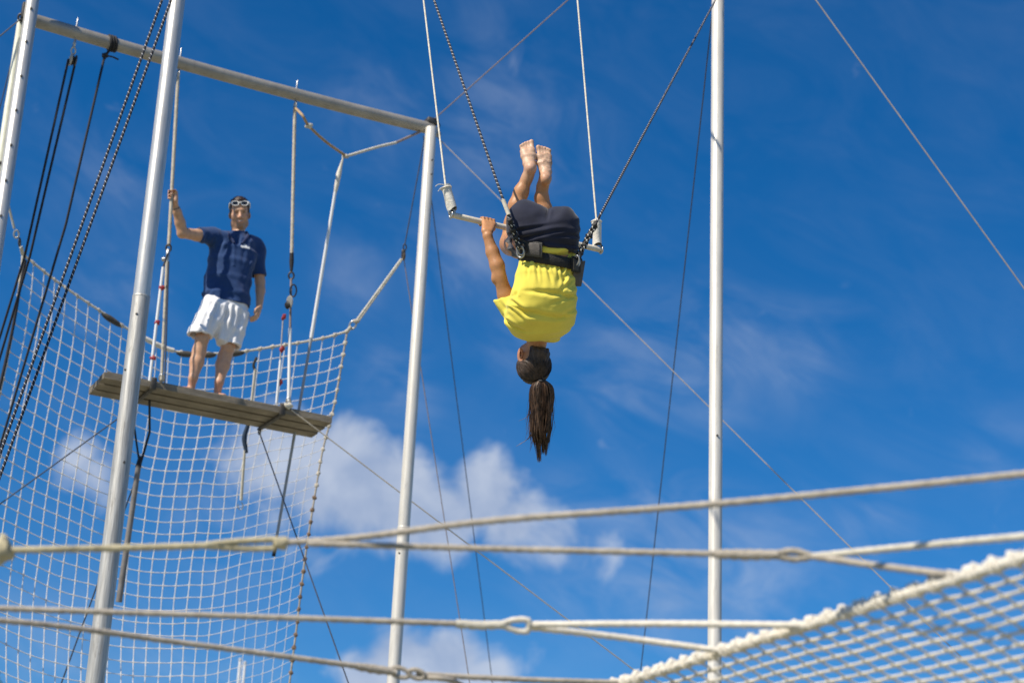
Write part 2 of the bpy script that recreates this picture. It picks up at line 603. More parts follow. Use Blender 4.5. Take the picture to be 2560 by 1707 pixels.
# row of bolts and the climbing rail on the left pole
def left_pole_fittings():
    side = unit(np.cross(p1x, -FW))
    front = np.cross(side, p1x)
    src = None
    for y in (30, 112, 198, 283, 370, 458, 546, 634):
        c = along_ray(A_interp((82, 0), (-12, 640), y), y, p1A, p1x)
        d = unit(front * .93 + side * .22)
        o = MB().lathe(c + d * .051, d, [(0, .012), (.007, .012), (.011, .006)], 10).build('bolt', 'bolt', p1)
    T = along_ray(52, 52, p1A + N * .1 - U * .11, p1x)
    G = at_z(T, T - p1x, .0)
    r = thing('climbing_rail', 'thin weathered rail running up beside the bolted left pole', 'rail', G)
    L = np.linalg.norm(T - G)
    MB().lathe(G, p1x, [(0, .028), (L, .028), (L + .01, .02)], 16).build('tube', 'rail_paint', r)
    for y in (410, 700, 1000):
        c = along_ray(A_interp((52, 52), (-37, 640), y), y, T, p1x)
        MB().lathe(c - U * .02 - N * .02, U * .8 - N * .3, [(0, .014), (.1, .014)], 10).build('bracket', 'bolt', r)
    # bracket at the top with its two stays
    b = thing('guy_bracket', 'dark bracket lashed to the top of the bolted left pole', 'bracket', P(60, 32, 15.4))
    MB().box(P(61, 28, 15.42), (p1x, U, N), (.07, .022, .025)).build('plate', 'dark_steel', b)
    MB().ring(P(54, 44, 15.4), FW, .028, .009).build('shackle', 'dark_steel', b)
mat('rail_paint', (.66, .67, .56), .6, .1, .12, 6, (6, 6, 1), .2, 16)
left_pole_fittings()

def crossbar():
    L = Pz(98, 55, ZB)
    Rr = Pz(1068, 320, ZB)
    L = L - unit(Rr - L) * .10
    root = thing('crossbar', 'long grey crossbar spanning above the man on the platform', 'crossbar', (L + Rr) / 2)
    mid = (L + Rr) / 2 - ZZ * .028
    pts = smooth_path([L, L * .75 + Rr * .25 - ZZ * .021, mid, L * .25 + Rr * .75 - ZZ * .021, Rr], 10)
    MB().tube(pts, .055, 26).build('tube', 'bar_metal', root)
    # bent end cap that joins the right pole
    e = MB()
    e.tube(smooth_path([Rr - U * .02, Rr + U * .045 - ZZ * .01, Rr + U * .07 - ZZ * .06], 6), .054, 20)
    e.build('elbow', 'bar_metal', root)
    c = Rr + U * .035 + ZZ * .045
    MB().box(c + ZZ * .02, (U, N, ZZ), (.05, .045, .03)).build('clamp', 'dark_steel', root)
    MB().ring(c + U * .05, N, .03, .009, stretch=1.3, along=U + ZZ).build('shackle', 'dark_steel', root)
    MB().ring(c + U * .075 - ZZ * .07, N, .022, .008, stretch=1.4, along=U - ZZ).build('shackle', 'steel', root)
    return L, Rr
BL, BR = crossbar()
def on_bar(px):
    """point of the crossbar axis seen at survey column px"""
    t0, t1 = 0, 1
    for _ in range(40):
        t = (t0 + t1) / 2
        if proj(BL + (BR - BL) * t)[0] < px:
            t0 = t
        else:
            t1 = t
    q = BL + (BR - BL) * t
    return q - ZZ * .028 * 4 * t * (1 - t)

# front crossbar and the crane bar that carries the trapeze (above the frame)
def rig_top():
    t = thing('crossbar', 'front crossbar joining the tops of the two tall front poles', 'crossbar', (p2T + p4T) / 2)
    MB().tube([p2T - ZZ * .05, p4T - ZZ * .05], .055, 20).build('tube', 'bar_metal', t)
rig_top()

# ------------------------------------------------------------------ platform
def platform():
    near_l, near_r = Pz(265, 930, ZP), Pz(834, 1044, ZP)
    Ld = np.linalg.norm(near_r - near_l)
    c0 = (near_l + near_r) / 2
    root = thing('platform', 'weathered wooden board platform hanging from ropes under the man', 'platform', c0 + N * .25)
    wd, gap = .136, .042
    for k in range(3):
        c = c0 + N * (wd / 2 + k * (wd + gap)) - ZZ * .026 + U * (.012 * (k - 1))
        V, fc = [], []
        n = 24
        for i in range(n + 1):
            t = i / n - .5
            for (q, h) in ((-.5, 0), (.5, 0), (.5, -1), (-.5, -1)):
                b = .004 * mnoise.noise(Vector((t * 7, k * 3 + q, h)))
                V.append(c + U * (t * Ld) + N * (q * wd + b) + ZZ * (.024 + h * .046 + b * .5))
        for i in range(n):
            for j in range(4):
                j2 = (j + 1) % 4
                fc.append((i * 4 + j, (i + 1) * 4 + j, (i + 1) * 4 + j2, i * 4 + j2))
        fc += [(0, 1, 2, 3), (n * 4 + 3, n * 4 + 2, n * 4 + 1, n * 4)]
        o = mesh_object('plank', np.array(V), fc, 'plank_wood', root, smooth=False)
    MB().box(c0 + N * .248 + ZZ * .004, (U, N, ZZ), (Ld / 2 - .01, .243, .006), .3).build('sun_block_sheet', 'plank_wood', root, False)  # sheet added above the planks to block sun, keeping the gaps dark
    for px in (378, 700):
        t = (px - 265) / (834 - 265)
        c = near_l + (near_r - near_l) * t
        MB().box(c + N * .245 - ZZ * .062, (U, N, ZZ), (.016, .265, .009)).build('cross_strap', 'strap_iron', root)
        MB().box(c - N * .012 - ZZ * .02, (U, N, ZZ), (.024, .009, .05)).build('side_plate', 'strap_iron', root)
        MB().ring(c + N * .49 - ZZ * .085, U, .022, .006).build('ring', 'bolt', root)
    return near_l, near_r
mat('strap_iron', (.10, .09, .08), .6, .3, .25, 20)
mat('plank_wood', (.30, .255, .195), .85, 0, .2, 3.2, (1, 1, 6), .5, 40, color2=(.17, .145, .11))
PL, PR = platform()
def on_edge(px):
    return PL + (PR - PL) * ((px - 265) / (834 - 265))

# ------------------------------------------------------------------ guy wires
def gnd(px, py):
    return Pz(px, py, 0.0)
def wire(label, pts, r, material, name='guy_wire', sides=6, group=None, sag=0):
    pts = [np.asarray(p) for p in pts]
    if sag and len(pts) == 2:
        a, b = pts
        pts = [a + (b - a) * t - ZZ * sag * 4 * t * (1 - t) for t in np.linspace(0, 1, 14)]
    return tag(MB().tube(pts, r, sides).build(name, material), label, 'wire' if 'wire' in name else 'rope', group)

wire('pale guy wire slanting down to the right edge, right of the white pole', [p4T, gnd(2035 + 3300 * .7241, 3300)], .0062, 'wire_light')
wire('thin wire running behind the woman from the crossbar end down past the white pole', [BR + U * .1 - ZZ * .06, gnd(4075, 3300)], .0052, 'wire_light')
wire('dark wire rising from the crossbar corner to the top of the picture', [BR + U * .06 + ZZ * .1, p4T], .0055, 'wire_brown')
wire('pale cord from the right end of the platform down behind the ropes', [on_edge(722) - ZZ * .01 - N * .012, gnd(722 + (3100 - 1022) / .757, 3100)], .0052, 'cord_pale')
wire('dark thin wire falling just right of the slim middle pole', [BR - ZZ * .05 + N * .07, gnd(1382, 2900)], .0046, 'wire_dark')
wire('dark thin wire falling left of the white pole', [P(1791, -60, 15.45), gnd(1465, 2930)], .0052, 'wire_dark')
wire('dark stay from under the right half of the platform down past the net', [on_edge(700) + N * .49 - ZZ * .09, gnd(1402, 3200)], .0062, 'wire_dark')
wire('dark stay running down left through the net from the left half of the platform', [on_edge(378) + N * .49 - ZZ * .09, gnd(-2270, 2900)], .0055, 'wire_dark')
wire('dark stay from the grey stick down behind the thick silver pole', [P(349, 1172, 15.5), gnd(-320, 3000)], .0068, 'wire_dark')
wire('short dark stay leaving the bolted left pole towards the left edge', [P(54, 46, 15.4), P(-420, 440, 14.2)], .006, 'wire_dark')
wire('dark wire at the left edge beside the bolted pole', [P(44, 95, 15.6), P(-160, 900, 15.2)], .005, 'wire_dark')

# ------------------------------------------------------------------ hanging gear of the platform
def eyebolt(px, parent, r=.028):
    c = on_bar(px)
    b = MB()
    b.lathe(c + ZZ * .045, ZZ, [(0, .014), (.02, .014), (.022, .007), (.085, .006), (.1, .002)], 10)
    b.build('bolt_tip', 'steel', parent)
    MB().lathe(c - ZZ * .085, ZZ, [(0, .009), (.035, .009)], 10).build('eye_shank', 'steel', parent)
    MB().ring(c - ZZ * .105, U, r, .008).build('shackle', 'steel', parent)
    return c - ZZ * .135

def hangers():
    # left suspension, held by the man
    r1 = thing('suspension_rope', 'beige platform rope gripped by the man, hanging at his left in the picture', 'rope', on_edge(396))
    top = eyebolt(450, r1)
    e = on_edge(396) - N * .012 + ZZ * .02
    sh = e + (top - e) * .43
    MB().rope([top, sh], .0155, .06).build('rope', 'rope_beige', r1)
    MB().ring(sh - ZZ * .02, FW, .02, .008, stretch=1.5, along=ZZ).build('shackle', 'dark_steel', r1)
    b = MB()
    b.lathe(sh - ZZ * .14, ZZ, [(0, .012), (.03, .018), (.1, .016), (.11, .009)], 12)
    b.build('turnbuckle', 'steel', r1)
    lo = sh - ZZ * .14
    MB().rope([lo, e], .013, .06).build('lower_rope', 'rope_beige', r1)
    MB().tube([lo + RT * .014, e + RT * .028 - ZZ * .02], .007, 6).build('cable', 'wire_dark', r1)
    for k, t in enumerate((.22, .5, .72)):
        MB().blob(lo + (e - lo) * t, (.014, .014, .03), seed=k).build('whipping', ('bolt', 'steel', 'rope_cream')[k], r1)
    MB().ring(e + ZZ * .02, FW, .02, .008, stretch=1.4, along=ZZ).build('shackle', 'steel', r1)
    MB().blob(lo + RT * -.03 + ZZ * .02, (.02, .02, .018), seed=3).build('shackle', 'steel', r1)
    # white tube with red ties, left
    a, bb = P(408, 668, 15.25), P(374, 952, 14.98)
    w1 = thing('white_tube', 'white tube with three red ties left of the man, beside his rope', 'tube', bb)
    MB().tube([a, bb], .0125, 12).build('tube', 'tube_white', w1)
    MB().tube([a, sh - ZZ * .06], .008, 8).build('cord', 'rope_black', w1)
    for t in (.185, .49, .80):
        c = a + (bb - a) * t
        MB().blob(c + RT * .006, (.024, .019, .021), seed=t * 9, amp=.18).build('red_tie', 'red', w1)
    # right suspension
    r2 = thing('suspension_rope', 'beige platform rope with carabiner and pulley, right of the man', 'rope', on_edge(712))
    top2 = eyebolt(741, r2)
    e2 = on_edge(714) - N * .012 + ZZ * .02
    f = lambda t: top2 + (e2 - top2) * t
    MB().rope([top2, f(.515)], .0155, .06).build('rope', 'rope_beige', r2)
    MB().tube([f(.50), f(.53), f(.56)], [.018, .02, .012], 10).build('splice', 'rope_black', r2)
    MB().ring(f(.575), FW, .022, .008, stretch=1.3, along=ZZ).build('shackle', 'dark_steel', r2)
    MB().tube([f(.585), f(.75)], .010, 8).build('middle_rope', 'wire_brown', r2)
    MB().tube([f(.75), f(.985)], .014, 10).build('white_sheath', 'tube_white', r2)
    MB().ring(f(.985), FW, .018, .008, stretch=1.4, along=ZZ).build('shackle', 'steel', r2)
    MB().blob(e2 - FW * .02, (.035, .03, .025), seed=2, amp=.2).build('lashing', 'rope_cream', r2)
    # carabiner and pulley
    pu = thing('pulley', 'grey pulley on a black carabiner right of the man', 'pulley', f(.68) + RT * .015)
    MB().ring(f(.625) + RT * .022 - FW * .02, FW, .027, .0065, stretch=1.9, along=ZZ).build('carabiner', 'black', pu)
    c = P(723, 757, 15.9) - FW * .02
    MB().lathe(c + RT * .008 + UP * .01 - unit(FW * .7 + RT) * .01, unit(FW * .7 + RT), [(0, .025), (.004, .050), (.012, .052), (.016, .035)], 22).build('cheek', 'pulley_grey', pu)
    MB().lathe(c - RT * .012 - UP * .02, unit(FW * .7 + RT), [(-.016, .022), (0, .036), (.016, .022)], 18).build('wheel', 'black', pu)
    # second tube with red ties
    a, bb = P(708, 792, 15.85), P(691, 1008, 15.65)
    w2 = thing('white_tube', 'thin white tube with red ties right of the man, above the platform end', 'tube', bb)
    MB().tube([a, P(700, 905, 15.75)], .006, 8).build('cord', 'wire_light', w2)
    MB().tube([P(701, 900, 15.75), bb], .010, 10).build('tube', 'tube_white', w2)
    for (x, y) in ((710, 792), (705, 873), (702, 955)):
        MB().blob(P(x, y, 15.72), (.020, .016, .025), (RT + UP * .5, FW, UP), seed=x, amp=.18).build('red_tie', 'red', w2)
mat('pulley_grey', (.42, .42, .40), .45, .3, .1, 20)
hangers()

def v_rope():
    a = on_bar(742) - ZZ * .13
    k = P(772, 315, 16.35)
    low = P(866, 391, 16.55)
    e = BR - U * .07 - ZZ * .06
    t = thing('slack_rope', 'slack tan rope sagging in a V under the right end of the crossbar', 'rope', low)
    MB().rope(smooth_path([a, P(757, 290, 16.25), k, P(815, 355, 16.45), low], 6), .0125, .05).build('tan_half', 'rope_tan', t)
    MB().rope(smooth_path([low, P(940, 369, 16.7), P(990, 357, 16.85)], 6), .0125, .05).build('pale_half', 'rope_cream', t)
    MB().rope([P(990, 357, 16.85), e], .012, .05).build('worn_end', 'wire_brown', t)
    MB().blob(k, (.03, .03, .025), seed=1, amp=.2).build('knot', 'rope_cream', t)
    MB().blob(low, (.022, .02, .018), seed=4, amp=.2).build('knot', 'rope_beige', t)
    # hook stick
    top, mid, bot = P(857, 398, 16.55), P(778, 845, 16.3), P(690, 1352, 15.95)
    s = thing('hook_stick', 'long stick, white above and grey below, hanging behind the platform end', 'stick', bot)
    MB().tube([top + UP * .05, top, P(852, 415, 16.54), P(847, 435, 16.53), P(842, 462, 16.5), P(838, 482, 16.5)], [.006, .008, .014, .023, .02, .013], 12).build('wrapped_end', 'rope_white', s)
    MB().tube([P(838, 480, 16.5), mid], [.0135, .0155, .0165], 12).build('white_shaft', 'tube_white', s)
    MB().tube([mid, bot], .0125, 12).build('grey_shaft', 'tube_grey', s)
    MB().tube([bot, P(687, 1372, 15.94), P(684, 1390, 15.93)], [.014, .013, .017], 12).build('tip', 'black', s)
v_rope()

def grey_stick():
    top, bot = P(346, 1165, 15.45), P(297, 1504, 15.2)
    s = thing('hanging_stick', 'short stick hanging below the platform beside the thick silver pole', 'stick', bot)
    MB().tube([top, bot], [.022, .026], 14).build('shaft', 'stick_paint', s)
    MB().tube([P(350, 1140, 15.48), top + UP * -.01], [.012, .026], 10).build('top_lashing', 'rope_black', s)
    st = thing('stay_pair', 'two dark cords joining below the left half of the platform', 'rope', P(350, 1150, 15.5))
    MB().tube([on_edge(378) + N * .49 - ZZ * .06 - U * .02, P(349, 1160, 15.5)], .0085, 8).build('cord', 'rope_black', st)
    MB().tube([on_edge(400) + N * .3 - ZZ * .06, P(374, 1080, 15.5), P(351, 1160, 15.5)], .010, 8).build('cord', 'rope_black', st)
mat('stick_paint', (.26, .24, .23), .6, .1, .2, 8)
grey_stick()

def strap():
    s = thing('hanging_strap', 'pale strap with dark blue middle and open hook hanging behind the platform', 'strap', P(600, 1275, 16.4))
    MB().tube(smooth_path([P(642, 893, 16.5), P(634, 912, 16.5), P(639, 930, 16.5)], 5), .012, 8).build('top_ring', 'dark_steel', s)
    MB().tube(smooth_path([P(638, 922, 16.5), P(633, 970, 16.48), P(622, 1062, 16.45)], 6), .0125, 8).build('upper_strap', 'rope_cream', s)
    MB().tube(smooth_path([P(620, 1062, 16.43), P(611, 1095, 16.42), P(616, 1132, 16.4)], 6), [.018, .023, .016], 10).build('blue_sleeve', 'navy_strap', s)
    MB().tube(smooth_path([P(612, 1125, 16.4), P(607, 1190, 16.4), P(603, 1250, 16.4)], 6), [.011, .013, .014], 8).build('lower_strap', 'rope_cream', s)
    MB().ring(P(601, 1264, 16.4), FW, .022, .005, stretch=1.4, along=UP, arc=(.3, 5.2)).build('hook', 'steel', s)
strap()

# black hauling ropes left
def haul_ropes():
    c = on_bar(190)
    pl = thing('pulley', 'small pulley hanging from the left end of the crossbar', 'pulley', c - ZZ * .3)
    eyebolt(190, pl)
    MB().ring(c - ZZ * .165, FW, .018, .007, stretch=1.7, along=ZZ).build('shackle', 'steel', pl)
    q = c - ZZ * .255
    MB().lathe(q - U * .022, U, [(0, .03), (.006, .05), (.014, .05), (.018, .03)], 18).build('cheek', 'rope_beige', pl)
    MB().lathe(q - U * .004, U, [(0, .03), (.01, .045), (.02, .03)], 18).build('wheel', 'dark_steel', pl)
    MB().lathe(q + U * .018, U, [(0, .03), (.006, .05), (.014, .05), (.018, .03)], 18).build('cheek', 'bolt', pl)
    wire('left one of two black hauling ropes falling from the pulley', [q - U * .03, P(62, 640, 15.0), gnd(-650, 2950)], .0105, 'rope_black', 'hauling_rope', 8)
    wire('right one of two black hauling ropes falling from the pulley', [q + U * .03, P(75, 640, 15.05), gnd(-610, 2950)], .0105, 'rope_black', 'hauling_rope', 8)
    c = on_bar(280)
    t = thing('tied_rope', 'single black rope knotted round the crossbar, falling to the left', 'rope', c)
    b = MB()
    x = unit(U)
    for dx in (-.022, 0, .024):
        b.ring(c + U * dx, U + ZZ * .2, .062, .011, 22, 6)
    b.build('hitch', 'rope_black', t)
    k = c - ZZ * .13 - U * .045
    MB().blob(k, .026, seed=2, amp=.2).build('knot', 'rope_black', t)
    MB().tube(smooth_path([k, k + U * .06 + ZZ * .01, k + U * .12 + ZZ * .0], 4), .007, 6).build('loose_end', 'rope_black', t)
    MB().tube([c - ZZ * .05, k], .011, 8).build('neck', 'rope_black', t)
    MB().tube([k, P(165, 560, 15.0), gnd(-560, 3000)], .0105, 8).build('fall', 'rope_black', t)
haul_ropes()

# flecked safety lines running down to the left
for i, (x0, y1, w_) in enumerate(((405, 1135, 'upper left'), (428, 1190, 'lower right'))):
    D0, D1 = 12.9, 11.6
    tp = P(x0 + 335 * x0 / y1, -335, 13.4)
    a, b = P(x0, 0, 12.9), P(0, y1, 11.6)
    q = (y1 / x0)
    wire('%s of two black and white flecked lines slanting left in front of the net' % w_, [tp, a, b, P(-700, y1 + 700 * q, 9.9)], .0095, 'rope_braid', 'safety_line', 8)

# ------------------------------------------------------------------ back net
def curve_px(pts, n):
    """resample a survey polyline of (x, y, D) evenly by length into n+1 world points"""
    w = smooth_path([P(*q) for q in pts], 8)
    seg = np.linalg.norm(np.diff(w, axis=0), axis=1)
    s = np.concatenate([[0], np.cumsum(seg)])
    t = np.linspace(0, s[-1], n + 1)
    return np.stack([np.interp(t, s, w[:, i]) for i in range(3)], 1)

def back_net():
    nu, nv = 27, 32
    top = curve_px([(57, 636, 16.5), (147, 707, 16.6), (247, 775, 16.72), (330, 828, 16.82), (420, 873, 16.93), (500, 884, 17.0), (600, 879, 17.1), (700, 864, 17.2), (800, 847, 17.3), (868, 828, 17.36)], nu)
    left = curve_px([(57, 636, 16.5), (49, 716, 16.42), (24, 867, 16.26), (-14, 1050, 16.05), (-55, 1300, 15.8), (-75, 1550, 15.55), (-60, 1800, 15.3)], nv)
    right = curve_px([(868, 828, 17.36), (836, 1010, 17.2), (808, 1120, 17.1), (790, 1220, 17.0), (762, 1400, 16.82), (740, 1580, 16.65), (722, 1720, 16.5), (712, 1810, 16.4)], nv)
    bot = curve_px([(-60, 1800, 15.3), (150, 1872, 15.5), (400, 1895, 15.75), (600, 1865, 16.1), (712, 1810, 16.4)], nu)
    G = np.zeros((nu + 1, nv + 1, 3))
    for i in range(nu + 1):
        u = i / nu
        for j in range(nv + 1):
            v = j / nv
            c = (1 - v) * top[i] + v * bot[i] + (1 - u) * left[j] + u * right[j]
            c -= (1 - u) * (1 - v) * top[0] + u * (1 - v) * top[-1] + (1 - u) * v * bot[0] + u * v * bot[-1]
            e = min(u, 1 - u, v, 1 - v)
            w = min(1, e * 6)
            # slack weave: gentle billow plus irregular cells
            c = c + FW * (.10 * math.sin(math.pi * u) * math.sin(math.pi * v)) \
                + RT * .016 * w * mnoise.noise(Vector((i * .45, j * .22, 0))) + UP * .020 * w * mnoise.noise(Vector((i * .22, j * .45, 7))) \
                + FW * .08 * w * mnoise.noise(Vector((i * .12, j * .12, 3)))
            G[i, j] = c + UP * .012 * math.sin(i * .9) * w * (u > .6)
    root = thing('back_net', 'white square mesh safety net hanging behind the man and platform', 'net', G[nu // 2, nv])
    for i in range(1, nu):
        p = smooth_path(G[i], 3)
        n = len(p)
        rr = [(.0041 + .0026 * (k % 3 == 0)) * (1 - .4 * (i > 17) * min(1, max(0, k / n - .18) * 6) * min(1, (i - 17) / 5)) for k in range(n)]
        MB().tube(p, rr, 6).build('cord', 'net_white', root)
    for j in range(1, nv + 1):
        p = smooth_path(G[:, j], 3)
        rr = [(.0037 + .0026 * (k % 3 == 0)) * (1 - .4 * min(1, max(0, j / nv - .18) * 6) * min(1, max(0, k / 3 - 17) / 5)) for k in range(len(p))]
        MB().tube(p, rr, 6).build('cord', 'net_white', root)
    def border(pts, m, nm, r=.011, tint=None):
        p = smooth_path(pts, 8)
        b = MB().rope(p, r, .05)
        return b.build(nm, m, root)
    border(G[:, 0], 'rope_cream', 'top_rope')
    border(G[0], 'rope_cream', 'left_rope', .012)
    border(G[nu], 'rope_grey', 'right_rope', .009)
    for i in range(1, nu + 1):                  # knots along the head rope
        MB().blob(G[i, 0], (.026, .02, .019), (unit(G[min(i + 1, nu), 0] - G[i - 1, 0]), FW, UP), seed=i, amp=.15, n=8).build('knot', 'net_knot', root)
    for j in range(1, nv + 1):
        MB().blob(G[nu, j], (.02, .016, .022), seed=j, amp=.15, n=8).build('knot', 'net_knot' if j < 14 else 'knot_brown', root)  # knots turn browner lower down the right edge
        MB().blob(G[0, j], (.017, .016, .026), seed=j, amp=.15, n=8).build('knot', 'net_knot', root)
    # dark canvas wraps round the head rope
    for a, b in ((7.2, 9.0), (13.6, 15.2), (15.6, 16.6), (17.4, 18.8)):
        pts = [G[int(q), 0] * (1 - q % 1) + G[min(nu, int(q) + 1), 0] * (q % 1) for q in np.linspace(a, b, 7)]
        MB().tube(np.array(pts) - UP * .012, [.012, .026, .03, .027, .024, .012], 10).build('canvas_wrap', 'canvas_dark', root)
    pts = [G[int(q), 0] * (1 - q % 1) + G[int(q) + 1, 0] * (q % 1) for q in np.linspace(9.8, 13.4, 8)]
    MB().tube(np.array(pts), [.016, .022, .024, .024, .02], 10).build('pale_wrap', 'sleeve_pad', root)
    # black line laced along the left edge
    MB().tube(smooth_path([P(63, 650, 16.3), P(48, 730, 16.2), P(30, 830, 16.1), P(-5, 985, 15.9), P(-60, 1200, 15.6)], 6), .014, 8).build('edge_line', 'rope_black', root)
    # corner tackle, left
    t = thing('corner_tackle', 'shackled cord tying the net corner up to the bolted left pole', 'rope', P(45, 590, 16.4))
    MB().rope([P(10, 470, 16.35), P(36, 572, 16.4)], .011, .05).build('cord', 'rope_cream', t)
    MB().ring(P(41, 585, 16.4), FW, .022, .009, stretch=1.5, along=UP).build('shackle', 'steel', t)
    MB().ring(P(49, 606, 16.42), RT, .026, .008, stretch=1.3, along=UP).build('link', 'dark_steel', t)
    MB().rope([P(53, 618, 16.45), G[0, 0]], .017, .05).build('thimble', 'rope_cream', t)
    # corner tackle, right
    t = thing('corner_tackle', 'white double cord pulling the net corner up to the dark pulley by the middle pole', 'rope', P(880, 810, 17.36))
    a, b = P(1003, 648, 17.55), P(888, 806, 17.38)
    MB().rope([a, b], .012, .05).build('cord', 'rope_cream', t)
    MB().rope([a + RT * .012, b + RT * .02 - UP * .004], .009, .05).build('cord', 'rope_cream', t)
    MB().ring(P(882, 812, 17.37), FW, .028, .009, stretch=1.5, along=RT * .6 + UP).build('shackle', 'steel', t)
    MB().rope([P(878, 816, 17.36), G[nu, 0]], .017, .05).build('thimble', 'rope_cream', t)
    MB().blob(P(890, 803, 17.37), (.03, .02, .022), seed=2).build('knot', 'rope_beige', t)
    pu = thing('pulley', 'small dark pulley hanging beside the slim middle pole', 'pulley', P(1008, 650, 17.55))
    MB().lathe(P(1008, 640, 17.55) - RT * .012, unit(RT + FW * .4), [(0, .025), (.006, .04), (.022, .04), (.028, .025)], 18).build('block', 'pulley_dark', pu)
    MB().box(P(1009, 632, 17.55), (RT, FW, UP), (.018, .02, .03)).build('strop', 'dark_steel', pu)
    MB().ring(P(1012, 618, 17.56), FW, .014, .006, stretch=2, along=UP).build('shackle', 'dark_steel', pu)
    wire('thin dark cord from the crossbar end down to the net pulley', [P(1012, 612, 17.56), P(1062, 345, 17.6)], .006, 'wire_dark', 'net_halyard')
    wire('thin brown fall line from the net pulley, reappearing right of the middle pole', [P(1010, 650, 17.56), gnd(1388, 3080)], .0048, 'wire_brown', 'fall_line')
mat('canvas_dark', (.10, .09, .075), .9, 0, .25, 20)
mat('knot_brown', (.30, .20, .13), .9, 0, .3, 20)
mat('pulley_dark', (.12, .09, .07), .6, .2, .2, 20)
back_net()

# ------------------------------------------------------------------ near net (overhead apron at lower right)
ZN = 2.6
NB0, NB1 = Pz(1560, 1703, ZN), Pz(2560, 1392, ZN)
NU = unit(NB1 - NB0)                          # along the border, towards the camera
NC = np.array([NU[1], -NU[0], 0])             # into the net
if NC[0] < 0:
    NC = -NC
def border_at(px, py):
    q = Pz(px, py, ZN)
    return NB0 + NU * ((q - NB0) @ NU)

def near_net():
    A = NB0 - NU * 1.3
    L = np.linalg.norm(NB1 - NB0) + 1.3 + 2.2
    cell, crow = .072, .041
    tilt = math.radians(23)                   # the apron slopes down from its border
    down = NC * math.cos(tilt) - ZZ * math.sin(tilt)
    na, nc = int(L / cell), 26
    G = np.zeros((na + 1, nc + 1, 3))
    for i in range(na + 1):
        for j in range(nc + 1):
            c = A + NU * (i * cell) + down * (.016 + j * crow)
            c = c - ZZ * .03 * math.sin(min(1, j / nc) * math.pi * .5) ** 2
            c = c + ZZ * .006 * mnoise.noise(Vector((i * .3, j * .3, 1))) + NC * .007 * mnoise.noise(Vector((i * .5, j * .5, 5))) + NU * .007 * mnoise.noise(Vector((i * .5, j * .5, 9)))
            G[i, j] = c
    root = thing('near_net', 'blurred cream mesh net seen from below at the lower right corner', 'net', G[na // 2, nc // 2])
    for j in range(0, nc + 1):
        p = resample(smooth_path(G[:, j], 2), cell / 2)
        MB().tube(smooth_path(G[:, j], 2), [.0038 + .0018 * (k % 2 == 0) for k in range(2 * na + 1)], 6).build('cord', 'net_cream', root)
    for i in range(0, na + 1):
        MB().tube(smooth_path(G[i], 2), [.0028 + .0018 * (k % 2 == 0) for k in range(2 * nc + 1)], 6).build('cord', 'net_cream', root)
    # border rope, with lacing turns and a tuft at every mesh
    p = np.array([A + NU * s - ZZ * .003 * math.sin(s * 9) for s in np.linspace(0, L, 60)])
    MB().rope(p, .0115, .045, 12, .007).build('border_rope', 'rope_white', root)
    n = int(L / .0028)
    hl = []
    for k in range(n):
        s = k * .0028
        a = s / .0195 * 2 * math.pi
        wob = 1 + .25 * math.sin(s * 2 * math.pi / cell) + .18 * mnoise.noise(Vector((s * 30, 0, 0)))
        c = A + NU * s
        hl.append(c + (NC * math.cos(a) + ZZ * math.sin(a)) * .0118 * wob)
    MB().tube(np.array(hl), .0050, 6).build('lacing', 'rope_white', root)
    for i in range(na + 1):
        c = A + NU * (i * cell) + NC * .004
        MB().blob(c + ZZ * .007, (.022, .0150, .0165), (NU, NC, ZZ), seed=i * 1.3, amp=.2, n=9).build('lashing', 'rope_white', root)
    return A, L
near_net()

